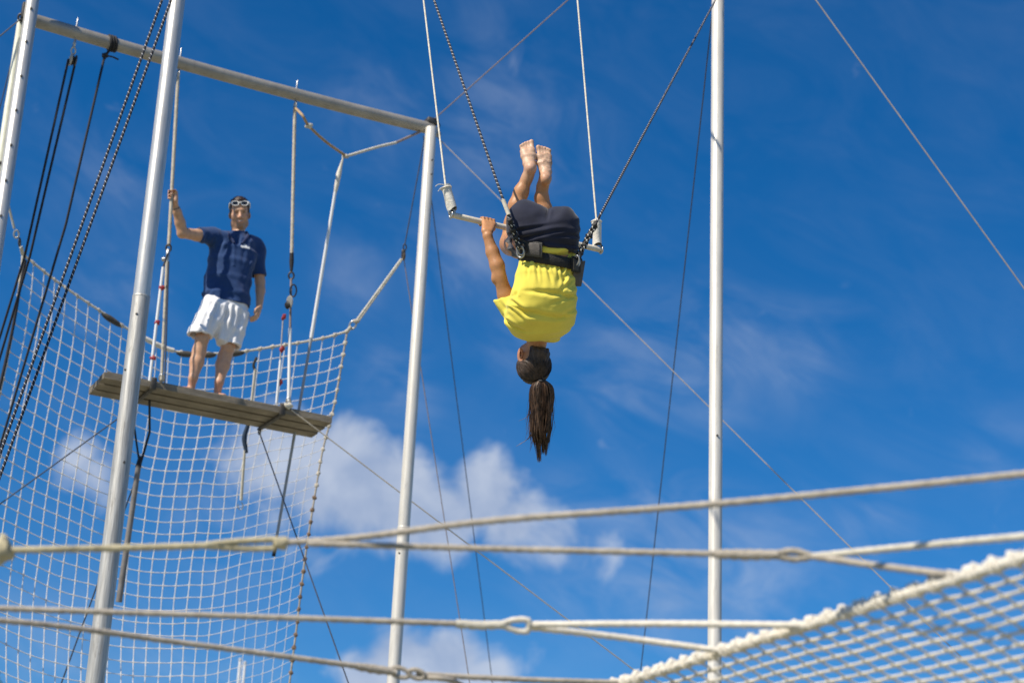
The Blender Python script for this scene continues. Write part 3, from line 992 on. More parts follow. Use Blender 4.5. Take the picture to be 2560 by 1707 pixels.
# ------------------------------------------------------------------ near guy ropes of the net
def near_ropes():
    post_xy = P(-560, 1440, 4.95)
    # post
    g = np.array([post_xy[0], post_xy[1], -.05])
    ps = thing('net_post', 'short white post just outside the left edge that holds the near ropes', 'post', g)
    MB().lathe(g, ZZ, [(0, .04), (3.0, .04), (3.01, .03)], 20).build('tube', 'pole_paint', ps)
    def post(zpx):
        q = along_ray(-560, zpx, g)
        return np.array([g[0], g[1], q[2]])
    # second post, outside the right edge
    q = P(5200, 930, 3.3)
    g2 = np.array([q[0], q[1], -.05])
    p2_ = thing('net_post', 'short white post outside the right edge that holds the uppermost near rope', 'post', g2)
    MB().lathe(g2, ZZ, [(0, .04), (q[2] + .25, .04), (q[2] + .26, .03)], 20).build('tube', 'pole_paint', p2_)
    rp_top = np.array([g2[0], g2[1], q[2]])
    # upper pair
    r = thing('near_rope', 'uppermost blurred beige rope, forked at the knot, crossing the whole picture', 'rope', P(700, 1357, 4.75))
    k0, k1 = P(6, 1375, 4.7), P(705, 1356, 4.75)
    MB().rope(smooth_path([post(1390), k0, P(260, 1370, 4.72), P(520, 1363, 4.74)], 4), 0.0092, .045).build('left_part', 'rope_yellowed', r)
    MB().blob(k0, (.028, .028, .034), seed=3, amp=.16, n=12).build('knot', 'rope_yellowed', r)
    MB().rope(smooth_path([P(515, 1361, 4.74), P(600, 1352, 4.75), P(690, 1347, 4.75)], 4), .0085, .04).build('eye_upper', 'rope_yellowed', r)
    MB().rope(smooth_path([P(515, 1364, 4.74), P(600, 1370, 4.75), P(690, 1370, 4.75)], 4), .0085, .04).build('eye_lower', 'rope_yellowed', r)
    MB().blob(P(702, 1357, 4.75), (.024, .018, .017), (RT, FW, UP), seed=5, amp=.15).build('splice', 'rope_yellowed', r)
    MB().rope(smooth_path([P(700, 1356, 4.75), P(900, 1342, 4.72), P(1240, 1300, 4.6), P(1800, 1258, 4.45), P(2560, 1184, 4.2), P(3300, 1105, 3.9), rp_top], 6), 0.0086, .045).build('right_fork', 'rope_grey', r)
    # the lower fork with a second splice, ends on the net border
    a1, a2 = border_at(2410, 1440), border_at(2790, 1320)
    s = thing('near_rope', 'blurred beige rope forking at a splice right of the white pole, reaching the net', 'rope', P(2030, 1392, 4.6))
    j = P(2032, 1390, 4.55)
    MB().rope(smooth_path([P(770, 1358, 4.73), P(1280, 1372, 4.68), P(1800, 1384, 4.6)], 6), 0.0081, .045).build('left_part', 'rope_grey', s)
    MB().rope(smooth_path([P(1790, 1384, 4.6), P(1870, 1386, 4.58), P(1945, 1386, 4.57)], 4), [.012, .014, .012], .04).build('splice', 'rope_grey', s)
    MB().rope(smooth_path([P(1940, 1383, 4.57), P(1985, 1376, 4.56), j], 4), .0085, .04).build('eye_upper', 'rope_grey', s)
    MB().rope(smooth_path([P(1940, 1388, 4.57), P(1985, 1397, 4.56), j], 4), .0085, .04).build('eye_lower', 'rope_grey', s)
    MB().rope(smooth_path([j, P(2250, 1368, 4.4), P(2560, 1340, 4.1), a2], 5), 0.0086, .045).build('upper_fork', 'rope_cream', s)
    MB().rope(smooth_path([j, P(2200, 1414, 4.4), a1], 5), 0.0086, .045).build('lower_fork', 'rope_grey', s)
    # middle rope
    b1, b2 = border_at(2000, 1560), border_at(1778, 1622)
    t = thing('near_rope', 'near cream rope with an open eye splice below the ponytail, tied to the net border', 'rope', P(1300, 1562, 5.1))
    MB().rope(smooth_path([post(1500), P(0, 1520, 5.0), P(560, 1538, 5.05), P(1150, 1558, 5.1)], 5), 0.0084, .045).build('left_part', 'rope_grey', t)
    MB().rope(smooth_path([P(1140, 1558, 5.1), P(1200, 1562, 5.1), P(1262, 1560, 5.1)], 5), [.012, .013, .012], .04).build('splice', 'rope_cream', t)
    MB().rope(smooth_path([P(1255, 1558, 5.1), P(1290, 1548, 5.1), P(1322, 1550, 5.1), P(1322, 1562, 5.1)], 5), .0088, .04).build('eye_upper', 'rope_white', t)
    MB().rope(smooth_path([P(1255, 1562, 5.1), P(1290, 1575, 5.1), P(1318, 1577, 5.1), P(1322, 1564, 5.1)], 5), .0088, .04).build('eye_lower', 'rope_white', t)
    MB().rope(smooth_path([P(1318, 1560, 5.11), P(1650, 1558, 4.95), b1], 5), 0.0092, .045).build('upper_fork', 'rope_white', t)
    MB().rope(smooth_path([P(1318, 1566, 5.11), P(1550, 1592, 5.15), b2], 5), 0.0092, .045).build('lower_fork', 'rope_white', t)
    # lowest rope
    w = thing('near_rope', 'lowest near grey rope sloping down to a splice at the foot of the middle pole', 'rope', P(1030, 1688, 5.5))
    MB().rope(smooth_path([post(1490) - ZZ * .05, P(0, 1550, 5.1), P(450, 1605, 5.3), P(900, 1665, 5.45)], 5), 0.0086, .045).build('left_part', 'rope_grey', w)
    MB().rope(smooth_path([P(890, 1664, 5.45), P(940, 1672, 5.47), P(990, 1678, 5.48)], 5), [.011, .014, .011], .04).build('splice', 'rope_grey', w)
    MB().ring(P(1000, 1680, 5.48), FW, .013, .007, stretch=2.1, along=RT * 1 - UP * .3).build('eye', 'rope_grey', w)
    MB().ring(P(1042, 1684, 5.48), FW, .012, .007, stretch=1.9, along=RT * 1 - UP * .3).build('eye', 'rope_grey', w)
    MB().rope(smooth_path([P(1040, 1684, 5.49), P(1300, 1697, 5.55), border_at(1560, 1706)], 5), 0.0084, .045).build('upper_fork', 'rope_grey', w)
    MB().rope(smooth_path([P(1040, 1690, 5.49), P(1150, 1709, 5.55), border_at(1560, 1706) - NU * .9], 5), 0.0084, .045).build('lower_fork', 'rope_grey', w)
mat('rope_yellowed', (.56, .49, .32), .9, 0, .14, 30, bump=.5, bscale=140)
near_ropes()

# ------------------------------------------------------------------ trapeze
TZ = P(1118, 533, 10.08)[2]
TL, TR = Pz(1128, 537, TZ), Pz(1503, 625, TZ)
TD = unit(TR - TL)
TN = np.array([TD[1], -TD[0], 0])             # horizontal, towards the camera
def bar_at(px):
    t0, t1 = -.2, 1.2
    for _ in range(40):
        t = (t0 + t1) / 2
        if proj(TL + (TR - TL) * t)[0] < px:
            t0 = t
        else:
            t1 = t
    return TL + (TR - TL) * t

def trapeze():
    root = thing('trapeze', 'trapeze bar with white padded ends that the woman hangs from', 'trapeze', (TL + TR) / 2)
    MB().tube([TL, TL + TD * .01, TR - TD * .01, TR], [.0145, .016, .016, .0145], 16).build('bar', 'bar_tape', root)
    pivL, pivR = P(1018, -345, 12.55), P(1414, -345, 12.95)
    for (e, piv, s0, s1, wv) in ((TL, pivL, (1114, 466), (1131, 524), 0), (TR, pivR, (1491, 550), (1493, 612), 1)):
        b = MB()
        b.ring(e, TD, .0185, .006)
        b.build('end_ring', 'steel', root)
        De = proj(e)[2]
        lo, hi = P(*s1, De + .005), P(*s0, De + .03)
        ax = unit(hi - lo)
        MB().ring(e * .5 + lo * .5, TN, .017, .006, stretch=1.5, along=ax).build('shackle', 'steel', root)
        # canvas sleeve: open tube with puckered ends
        V, fc = [], []
        x, y = perp(ax)
        sd_, n = 22, 12
        L = np.linalg.norm(hi - lo)
        for i in range(n + 1):
            t = i / n
            for k in range(sd_):
                a = 2 * math.pi * k / sd_
                q = .0285 * (1 + .05 * math.sin(3 * a + 5 * t + wv) + .05 * math.sin(7 * t + wv * 2) + .09 * math.sin(2 * a + wv) * (1 - t) + (.05 * math.sin(5 * a) if t > .9 else 0))
                V.append(lo + ax * (t * L + .006 * math.sin(a * 2 + wv) * (t in (0, 1))) + (x * math.cos(a) + y * math.sin(a) * .92) * q)
        for i in range(n):
            for k in range(sd_):
                k2 = (k + 1) % sd_
                fc.append((i * sd_ + k, i * sd_ + k2, (i + 1) * sd_ + k2, (i + 1) * sd_ + k))
        fc.append(tuple(n * sd_ + k for k in range(sd_)))
        mesh_object('padded_sleeve', np.array(V), fc, 'sleeve_pad', root)
        MB().ring(hi - ax * .01, ax, .029, .0035, 20, 6).build('tie', 'rope_white', root)
        MB().tube([lo - ax * .0, lo + ax * .03], .017, 10).build('rope_core', 'dark_steel', root)
        MB().rope([lo + ax * .02, hi, piv], .0056, .03, 8, .012).build('rope', 'rope_cream', root)
    e = P(1114, 463, 10.09)
    MB().tube(smooth_path([e, e - RT * .035 + UP * .004, e - RT * .055 - UP * .008], 4), .0022, 5).build('loose_thread', 'rope_white', root)
    MB().tube(smooth_path([e - UP * .01, e - RT * .025 - UP * .016, e - RT * .04 - UP * .034], 4), .0022, 5).build('loose_thread', 'rope_white', root)
    t = thing('crane_bar', 'bar above the picture from which the trapeze ropes hang', 'bar', (pivL + pivR) / 2)
    MB().tube([pivL - TD * .5, pivR + TD * .5], .035, 16).build('tube', 'pole_metal', t)
    for q in (pivL - TD * .4, pivR + TD * .4):
        e = p2T + (p4T - p2T) * (((q - p2T) @ unit(p4T - p2T)) / np.linalg.norm(p4T - p2T))
        MB().tube([q, e - ZZ * .05], .012, 8).build('hanger', 'wire_dark', t)
trapeze()

# ================================================================== PEOPLE
class SDF:
    """distance field on a grid; soft unions of tapered limbs, polygonised as one skin"""
    def __init__(self, lo, hi, h):
        self.h = h
        self.lo = np.asarray(lo, float)
        self.n = np.ceil((np.asarray(hi) - self.lo) / h).astype(int) + 1
        self.D = np.full(self.n, .5, np.float32)
        self.ax = [self.lo[i] + np.arange(self.n[i]) * h for i in range(3)]
    def _sub(self, lo, hi):
        i0 = np.clip(np.floor((np.asarray(lo) - self.lo) / self.h).astype(int), 0, self.n)
        i1 = np.clip(np.ceil((np.asarray(hi) - self.lo) / self.h).astype(int) + 1, 0, self.n)
        sl = tuple(slice(a, b) for a, b in zip(i0, i1))
        X = self.ax[0][sl[0]][:, None, None]
        Y = self.ax[1][sl[1]][None, :, None]
        Z = self.ax[2][sl[2]][None, None, :]
        return sl, X, Y, Z
    def _op(self, sl, d, k, op):
        a = self.D[sl]
        if a.size == 0:
            return
        if op == 'sub':
            d = -d
            h = np.clip(.5 - .5 * (a - d) / max(k, 1e-6), 0, 1)
            self.D[sl] = a * (1 - h) + d * h + max(k, 0) * h * (1 - h)
        else:
            h = np.clip(.5 + .5 * (a - d) / max(k, 1e-6), 0, 1)
            self.D[sl] = a * (1 - h) + d * h - k * h * (1 - h)
    def cone(self, a, b, ra, rb, k=.02, op='add'):
        a, b = np.asarray(a, float), np.asarray(b, float)
        R = max(ra, rb) + k + 3 * self.h
        sl, X, Y, Z = self._sub(np.minimum(a, b) - R, np.maximum(a, b) + R)
        ab = b - a
        L2 = max(ab @ ab, 1e-9)
        t = np.clip(((X - a[0]) * ab[0] + (Y - a[1]) * ab[1] + (Z - a[2]) * ab[2]) / L2, 0, 1)
        d = np.sqrt((X - a[0] - t * ab[0]) ** 2 + (Y - a[1] - t * ab[1]) ** 2 + (Z - a[2] - t * ab[2]) ** 2) - (ra + (rb - ra) * t)
        self._op(sl, d, k, op)
        return self
    def chain(self, pts, rr, k=.02):
        for i in range(len(pts) - 1):
            self.cone(pts[i], pts[i + 1], rr[i], rr[i + 1], k)
        return self
    def ell(self, c, ax, r, k=.02, op='add'):
        c = np.asarray(c, float)
        ax = [unit(q) for q in ax]
        R = max(r) + k + 3 * self.h
        sl, X, Y, Z = self._sub(c - R, c + R)
        q = [((X - c[0]) * a[0] + (Y - c[1]) * a[1] + (Z - c[2]) * a[2]) for a in ax]
        k0 = np.sqrt(sum((q[i] / r[i]) ** 2 for i in range(3)))
        k1 = np.sqrt(sum((q[i] / r[i] ** 2) ** 2 for i in range(3)))
        self._op(sl, k0 * (k0 - 1) / np.maximum(k1, 1e-6), k, op)
        return self
    def loft(self, st, ra, fa, k=.02, op='add', cap=.3):
        """stations (centre, half width, half depth); ra, fa the width and depth directions"""
        for (c0, a0, b0), (c1, a1, b1) in zip(st[:-1], st[1:]):
            R = max(a0, a1, b0, b1) + k + 3 * self.h
            sl, X, Y, Z = self._sub(np.minimum(c0, c1) - R, np.maximum(c0, c1) + R)
            ab = c1 - c0
            L = np.linalg.norm(ab)
            ax = ab / L
            w = (X - c0[0]) * ax[0] + (Y - c0[1]) * ax[1] + (Z - c0[2]) * ax[2]
            t = np.clip(w / L, 0, 1)
            ov = w - t * L
            r_ = unit(ra - ax * (ra @ ax))
            f_ = np.cross(ax, r_)
            dx, dy, dz = X - c0[0] - t * ab[0], Y - c0[1] - t * ab[1], Z - c0[2] - t * ab[2]
            u = dx * r_[0] + dy * r_[1] + dz * r_[2]
            v = dx * f_[0] + dy * f_[1] + dz * f_[2]
            A, B = a0 + (a1 - a0) * t, b0 + (b1 - b0) * t
            m_ = np.minimum(A, B)
            e_ = cap * m_
            k0 = np.sqrt((u / A) ** 2 + (v / B) ** 2 + (ov / e_) ** 2)
            k1 = np.sqrt((u / A ** 2) ** 2 + (v / B ** 2) ** 2 + (ov / e_ ** 2) ** 2)
            self._op(sl, k0 * (k0 - 1) / np.maximum(k1, 1e-6), k, op)
        return self
    def cut(self, p, n, lo=None, hi=None):
        """remove what lies beyond plane p in direction n (inside a box)"""
        lo = self.lo if lo is None else lo
        hi = self.lo + self.n * self.h if hi is None else hi
        sl, X, Y, Z = self._sub(lo, hi)
        n = unit(n)
        d = (X - p[0]) * n[0] + (Y - p[1]) * n[1] + (Z - p[2]) * n[2]
        self.D[sl] = np.maximum(self.D[sl], d)
        return self
    def surface(self):
        D = self.D
        s = D < 0
        nx, ny, nz = D.shape
        c = np.zeros((nx - 1, ny - 1, nz - 1), np.int8)
        for dx in (0, 1):
            for dy in (0, 1):
                for dz in (0, 1):
                    c += s[dx:nx - 1 + dx, dy:ny - 1 + dy, dz:nz - 1 + dz]
        act = (c > 0) & (c < 8)
        idx = np.full(act.shape, -1, np.int64)
        ii = np.argwhere(act)
        idx[act] = np.arange(len(ii))
        S = np.zeros((len(ii), 3))
        W = np.zeros(len(ii))
        off = [(a, b, e) for a in (0, 1) for b in (0, 1) for e in (0, 1)]
        for a in range(8):
            for b in range(a + 1, 8):
                oa, ob = np.array(off[a]), np.array(off[b])
                if np.abs(oa - ob).sum() != 1:
                    continue
                da = D[ii[:, 0] + oa[0], ii[:, 1] + oa[1], ii[:, 2] + oa[2]]
                db = D[ii[:, 0] + ob[0], ii[:, 1] + ob[1], ii[:, 2] + ob[2]]
                x = (da < 0) != (db < 0)
                t = np.where(x, da / np.where(x, da - db, 1), 0)
                S += x[:, None] * (oa + (ob - oa) * t[:, None])
                W += x
        V = self.lo + (ii + S / W[:, None]) * self.h
        Fq = []
        for ax in range(3):
            o1, o2 = [(1, 2), (2, 0), (0, 1)][ax]
            a = [slice(None)] * 3
            b = [slice(None)] * 3
            a[ax], b[ax] = slice(0, -1), slice(1, None)
            sa, sb = s[tuple(a)], s[tuple(b)]
            e = np.argwhere(sa != sb)
            ok = np.ones(len(e), bool)
            for o in (o1, o2):
                ok &= (e[:, o] > 0) & (e[:, o] < D.shape[o] - 1)
            e = e[ok]
            q = []
            for d1, d2 in ((0, 0), (1, 0), (1, 1), (0, 1)):
                f = e.copy()
                f[:, o1] -= 1 - d1
                f[:, o2] -= 1 - d2
                q.append(idx[f[:, 0], f[:, 1], f[:, 2]])
            q = np.stack(q, 1)
            flip = ~sa[e[:, 0], e[:, 1], e[:, 2]]
            q[flip] = q[flip][:, ::-1]
            Fq.append(q)
        return V, np.concatenate(Fq)

def vnormals(V, Q):
    n = np.cross(V[Q[:, 2]] - V[Q[:, 0]], V[Q[:, 3]] - V[Q[:, 1]])
    N_ = np.zeros_like(V)
    for k in range(4):
        np.add.at(N_, Q[:, k], n)
    return N_ / np.maximum(np.linalg.norm(N_, axis=1), 1e-12)[:, None]

def relax(V, Q, it=1, lam=.5):
    for _ in range(it):
        S = np.zeros_like(V)
        W = np.zeros(len(V))
        for a, b in ((0, 1), (1, 2), (2, 3), (3, 0)):
            np.add.at(S, Q[:, a], V[Q[:, b]])
            np.add.at(S, Q[:, b], V[Q[:, a]])
            np.add.at(W, Q[:, a], 1)
            np.add.at(W, Q[:, b], 1)
        V = V + lam * (S / W[:, None] - V)
    return V

def crease(x, y, segs):
    """sharp cloth folds: a valley with a ridge beside it, fading along its length"""
    f = np.zeros(len(x))
    for x0, y0, x1, y1, wd, dp in segs:
        L2 = (x1 - x0) ** 2 + (y1 - y0) ** 2
        t = ((x - x0) * (x1 - x0) + (y - y0) * (y1 - y0)) / L2
        sd_ = ((x - x0) * (y1 - y0) - (y - y0) * (x1 - x0)) / math.sqrt(L2)
        fade = np.clip(1 - np.clip(t, 0, 1) ** 1.5, 0, 1) * np.clip((t + .08) / .08, 0, 1) * (t < 1)
        f += dp * fade * (-np.exp(-(sd_ / wd) ** 2) + .8 * np.exp(-((sd_ - 1.7 * wd) / (1.1 * wd)) ** 2) + .5 * np.exp(-((sd_ + 1.9 * wd) / (1.3 * wd)) ** 2))
    return f

def nz3(V, sc, off=0):
    return np.array([mnoise.noise(Vector((v[0] * sc + off, v[1] * sc, v[2] * sc))) for v in V])

def pixels(V):
    d = (V - CAMP) @ FW
    return 1280 + F * ((V - CAMP) @ RT) / d, 853.5 - F * ((V - CAMP) @ UP) / d, d

def skin_object(name, sdf, material, parent, disp=None, col=None, it=1):
    V, Q = sdf.surface()
    V = relax(V, Q, it)
    if disp is not None:
        V = V + vnormals(V, Q) * disp(V, vnormals(V, Q))[:, None]
    c = col(V, vnormals(V, Q)) if col is not None else None
    o = mesh_object(name, V, Q.tolist(), material, parent, smooth=False, col=c)
    o.data.shade_smooth()
    return o

def finger(sdf, pts, r0, r1, k=.004):
    n = len(pts)
    sdf.chain(pts, [r0 + (r1 - r0) * i / (n - 1) for i in range(n)], k)

def grip_hand(sdf, c, axis, e1, e2, wrist, rb, scale=1.0, thumb_sign=1):
    """closed hand round a bar: e1 side of the palm, e2 the way the fingers go over"""
    axis, e1 = unit(axis), unit(e1)
    e2 = unit(e2 - e1 * (e1 @ e2))
    S = scale
    R = rb + .0085 * S
    at = lambda s, a, q=R: c + axis * s + (e1 * math.cos(a) + e2 * math.sin(a)) * q
    for i, (s, r, end) in enumerate(((-.0305, .0080, 4.3), (-.0100, .0090, 4.6), (.0105, .0092, 4.6), (.0305, .0086, 4.4))):
        a = np.linspace(.25, end, 7)
        q = [at(s * S, t, R + (.0035 * S if k % 2 == 1 else 0)) for k, t in enumerate(a)]
        kn = at(s * S, -.15, R + .012 * S)
        finger(sdf, [kn] + q, (r + .0012) * S, r * .82 * S)
    # palm and back of the hand
    pw = wrist
    for s, r in ((-.027, .0145), (-.009, .0155), (.010, .0155), (.027, .0145)):
        kn = at(s * S, -.1, R + .008 * S)
        sdf.cone(kn, pw + axis * s * .62 * S, r * S * .92, .0165 * S, .010)
    # thumb leaves the side of the palm near the wrist and closes under the bar
    s = .034 * S * thumb_sign
    b = pw + (kn_mid(c, e1, R) - pw) * .35 + axis * s * .7
    finger(sdf, [b, at(s * 1.05, -.9, R + .010 * S), at(s * .8, -1.7, R + .004 * S), at(s * .35, -2.4, R + .004)], .0125 * S, .0085 * S, .006)
def kn_mid(c, e1, R):
    return c + e1 * (R + .006)

# ------------------------------------------------------------------ the woman
def woman():
    w = lambda x, y, dz=0.0: P(x, y, 10.0 + dz)
    PX = 10.0 / F
    lo = np.min([w(1180, 960, -.3), w(1480, 330, -.3), w(1180, 330, .75), w(1480, 990, .75)], axis=0) - .03
    hi = np.max([w(1180, 960, -.3), w(1480, 330, -.3), w(1180, 330, .75), w(1480, 990, .75)], axis=0) + .03
    root = thing('person', 'upside down woman in yellow shirt and navy shorts, ponytail hanging, gripping the trapeze', 'person', w(1333, 960, .05))
    rot = math.radians(8)
    R_ = unit(RT * math.cos(rot) + FW * math.sin(rot))
    F_ = np.cross(UP, R_)                      # away from the camera
    if F_ @ FW < 0:
        F_ = -F_
    B = SDF(lo, hi, .005)
    # torso, hips, neck, head
    B.loft([(w(1358, 585, .0), .15, .09), (w(1370, 650, -.01), .135, .095), (w(1360, 740, -.03), .14, .10), (w(1350, 800, .0), .14, .085), (w(1348, 838, .03), .06, .05)], R_, F_, .03)
    B.cone(w(1346, 840, .04), w(1336, 885, .07), .052, .054, .03)
    hc = w(1334, 908, .08)
    ha = (unit(R_ + F_ * -.25), unit(F_ + R_ * .25), UP)
    B.ell(hc, ha, (.076, .095, .098), .02)
    fa = unit(F_ - R_ * .75)                   # where the face looks: away and to the left
    B.ell(hc + fa * .035 + UP * .045, (R_, F_, UP), (.062, .072, .062), .03)
    B.ell(hc + fa * .098 + UP * .018, (R_, F_, UP), (.014, .018, .022), .012)
    ec = w(1303, 884, .01)
    B.ell(ec, (unit(R_ * .7 - F_ * .7), unit(F_ + R_ * .6), UP), (.008, .018, .031), .006)
    B.ell(ec - R_ * .004 - F_ * .006, (R_, F_, UP), (.004, .009, .016), .004, 'sub')
    # legs: thigh tucked to the chest, shin going up behind the bar
    th1 = [w(1322, 602, .03), w(1302, 608, .2), w(1280, 610, .37)]
    B.chain(th1, [.085, .080, .068], .03)
    B.chain([w(1278, 607, .40), w(1283, 560, .415), w(1292, 515, .42), w(1303, 480, .43), w(1317, 447, .43), w(1325, 426, .42)], [.060, .049, .046, .040, .029, .0265], .02)
    th2 = [w(1398, 625, .06), w(1388, 634, .25), w(1376, 632, .43)]
    B.chain(th2, [.085, .078, .066], .03)
    B.chain([w(1376, 628, .45), w(1368, 570, .45), w(1360, 525, .45), w(1354, 495, .45), w(1356, 468, .44), w(1361, 450, .43)], [.058, .049, .045, .038, .0295, .027], .02)
    # feet, soles to the camera
    for (heel, ball, toes, sgn) in (((1327, 418), (1319, 372), (1319, 356), 1), ((1364, 446), (1360, 386), (1358, 368), -1)):
        hD, bD = .395, .47
        H_, Bl = w(*heel, hD), w(*ball, bD)
        ax = unit(Bl - H_)
        rgt = unit(RT - ax * (RT @ ax))
        nrm = unit(np.cross(rgt, ax))
        if nrm @ FW < 0:
            nrm = -nrm                         # towards the instep
        B.ell(H_ + nrm * .012, (rgt, ax, nrm), (.030, .034, .034), .015)
        Lf = np.linalg.norm(Bl - H_)
        B.loft([(H_ + ax * .01 + nrm * .018, .031, .031), (H_ + ax * Lf * .35 + nrm * .026 + rgt * -.004 * sgn, .033, .029), (H_ + ax * Lf * .7 + nrm * .020, .041, .025), (Bl + nrm * .014, .045, .019)], rgt, nrm, .015)
        B.ell(Bl + rgt * .020 * sgn + nrm * .008 - ax * .008, (rgt, ax, nrm), (.020, .022, .015), .010)
        B.ell(Bl - rgt * .018 * sgn + nrm * .008 - ax * .012, (rgt, ax, nrm), (.019, .026, .013), .010)
        tp = w(*toes, bD + .02)
        for q, (dx, ln, r) in enumerate(((.0285, .034, .0135), (.0095, .032, .0097), (-.0065, .028, .0092), (-.021, .021, .0088), (-.034, .012, .0086))):
            b0 = Bl + rgt * dx * sgn * .95 + ax * .010 + nrm * .012
            b1 = Bl + rgt * dx * sgn + ax * (.018 + ln * .6) + nrm * .010
            b2 = Bl + rgt * dx * sgn * 1.0 + ax * (.018 + ln) + nrm * .006
            B.cone(b0, b1, r * .95, r * .86, .004).cone(b1, b2, r * .86, r * 1.05, .003)
        # ankle joint
        an = w(1322, 436, .43) if sgn == 1 else w(1358, 462, .445)
        B.cone(an, H_ + nrm * .03 + ax * .02, .027, .027, .02)
        B.ell(an + rgt * .022 * sgn + ax * .012 + nrm * .01, (rgt, ax, nrm), (.010, .012, .010), .01)
    # arm on the left of the picture
    hb = bar_at(1217)
    wr = w(1219, 590, .065)
    B.chain([w(1288, 775, .03), w(1264, 738, .03), w(1253, 704, .02)], [.050, .041, .036], .02)
    B.chain([w(1249, 690, .02), w(1243, 664, .03), w(1231, 630, .05), wr], [.037, .038, .034, .0245], .015)
    B.ell(w(1237, 697, .02), (RT, UP, FW), (.018, .024, .02), .02)
    B.cone(wr, w(1218, 582, .075), .025, .021, .012)
    grip_hand(B, hb, TD, unit(TN * 1.0 - ZZ * .35), ZZ, w(1218, 579, .075), .014, 1.0, 1)
    # other arm, behind the body
    hb2 = bar_at(1412)
    wr2 = hb2 - ZZ * .07 + TN * .02
    B.chain([w(1405, 785, .08), w(1398, 740, .22), w(1390, 700, .34)], [.05, .042, .036], .02)
    B.chain([w(1390, 697, .35), w(1398, 655, .37), wr2], [.037, .034, .025], .02)
    grip_hand(B, hb2, TD, unit(TN - ZZ * .35), ZZ, wr2 + ZZ * .015, .014, 1.0, -1)
    SK = np.array([.50, .24, .105])
    def skin_col(V, n):
        x, y, d = pixels(V)
        c = np.tile(SK, (len(V), 1))
        sole = np.clip((462 - y) / 40, 0, 1) * np.clip((-(n @ FW) - .15) / .35, 0, 1) * (d > 10.3)
        c = c * (1 - sole[:, None]) + np.array([.62, .40, .27]) * sole[:, None]
        heel = np.exp(-(((x - 1327) / 15) ** 2 + ((y - 424) / 14) ** 2)) + np.exp(-(((x - 1364) / 16) ** 2 + ((y - 448) / 14) ** 2)) \
            + .6 * np.exp(-(((x - 1318) / 22) ** 2 + ((y - 352) / 7) ** 2)) + .5 * np.exp(-(((x - 1357) / 22) ** 2 + ((y - 364) / 7) ** 2))
        c = c * (1 - .55 * (heel * sole)[:, None]) + np.array([.55, .25, .17]) * (.55 * heel * sole)[:, None]
        sole_mottle = np.clip(nz3(V, 55) * 1.4 + .15, 0, 1) * sole * np.exp(-((y - 400) / 38) ** 2) * (x > 1340)  # mottled darker patch on the sole of the right-hand foot
        c *= (1 - .5 * sole_mottle)[:, None]
        ear = np.exp(-(((x - 1303) / 12) ** 2 + ((y - 884) / 18) ** 2))
        c = c * (1 - .5 * ear[:, None]) + np.array([.55, .22, .16]) * .5 * ear[:, None]
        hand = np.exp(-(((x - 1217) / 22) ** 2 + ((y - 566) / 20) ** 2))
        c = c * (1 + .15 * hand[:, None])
        return c
    def foot_creases(V, n):
        x, y, d = pixels(V)
        m_ = (y < 425) * (y > 372) * (x > 1338) * (d > 10.3) * np.clip(-(n @ FW), 0, 1)
        return -.0022 * m_ * np.maximum(0, np.sin((y + .25 * (x - 1360)) * 1.35)) 
    skin_object('body', B, 'skin', root, foot_creases, skin_col, 1)

    # shirt
    S = SDF(lo, hi, .005)
    st = [(1374, 604, 66, .03, .100), (1372, 640, 68, .015, .106), (1366, 670, 71, -.01, .112), (1362, 700, 75, -.035, .120), (1361, 740, 82, -.065, .128),
          (1356, 770, 88, -.06, .128), (1350, 796, 90, -.02, .118), (1351, 818, 79, .025, .098), (1349, 836, 54, .055, .072), (1345, 848, 31, .068, .054)]
    S.loft([(w(x, y, dz), hwid * PX, hd) for x, y, hwid, dz, hd in st], R_, F_, .012)
    S.chain([w(1296, 776, .02), w(1276, 764, .025), w(1254, 740, .03)], [.070, .060, .050], .03)
    S.ell(w(1412, 780, .05), (R_, UP, F_), (.05, .055, .07), .03)
    S.cone(w(1402, 780, .07), w(1396, 745, .2), .055, .05, .03)
    S.ell(w(1376, 626, -.088), (unit(R_ - UP * .22), UP, F_), (.100, .034, .045), .02)
    cp = w(1257, 747, .03)
    cn = unit(w(1250, 700, .02) - w(1272, 768, .025))
    box = (cp - .09, cp + .09)
    S.cut(cp + cn * .006, cn, *box)
    S.cone(cp - cn * .006, cp + cn * .06, .036, .037, .004, 'sub')
    S.cut(w(1346, 856, .04), -UP)
    S.cone(w(1344, 846, .04), w(1336, 880, .07), .055, .06, .002, 'sub')
    def shirt_folds(V, n):
        x, y, d = pixels(V)
        bk = np.clip(-(n @ FW) + .3, 0, 1)
        gather = np.clip((745 - y) / 90, 0, 1) * np.clip((y - 640) / 18, 0, 1)
        u = x + 6 * nz3(V, 9)
        f = .0050 * gather * (np.sin(u * .24 + 1.1) * .7 + np.sin(u * .11 + .4) * .7) * bk
        # sagging folds across the shoulders and the flank
        r = np.hypot((x - 1300) / 1.0, (y - 640) / 1.0)
        f += .0045 * np.clip((y - 745) / 40, 0, 1) * np.sin(r * .16 + 2 * nz3(V, 6)) * bk * np.clip((1400 - x) / 80, .25, 1)
        f += .004 * np.exp(-((x - 1425) / 26) ** 2) * np.sin((y + .5 * x) * .21) * np.clip((770 - y) / 40, 0, 1)
        f += .005 * nz3(V, 8, 3) + .002 * nz3(V, 20, 9)
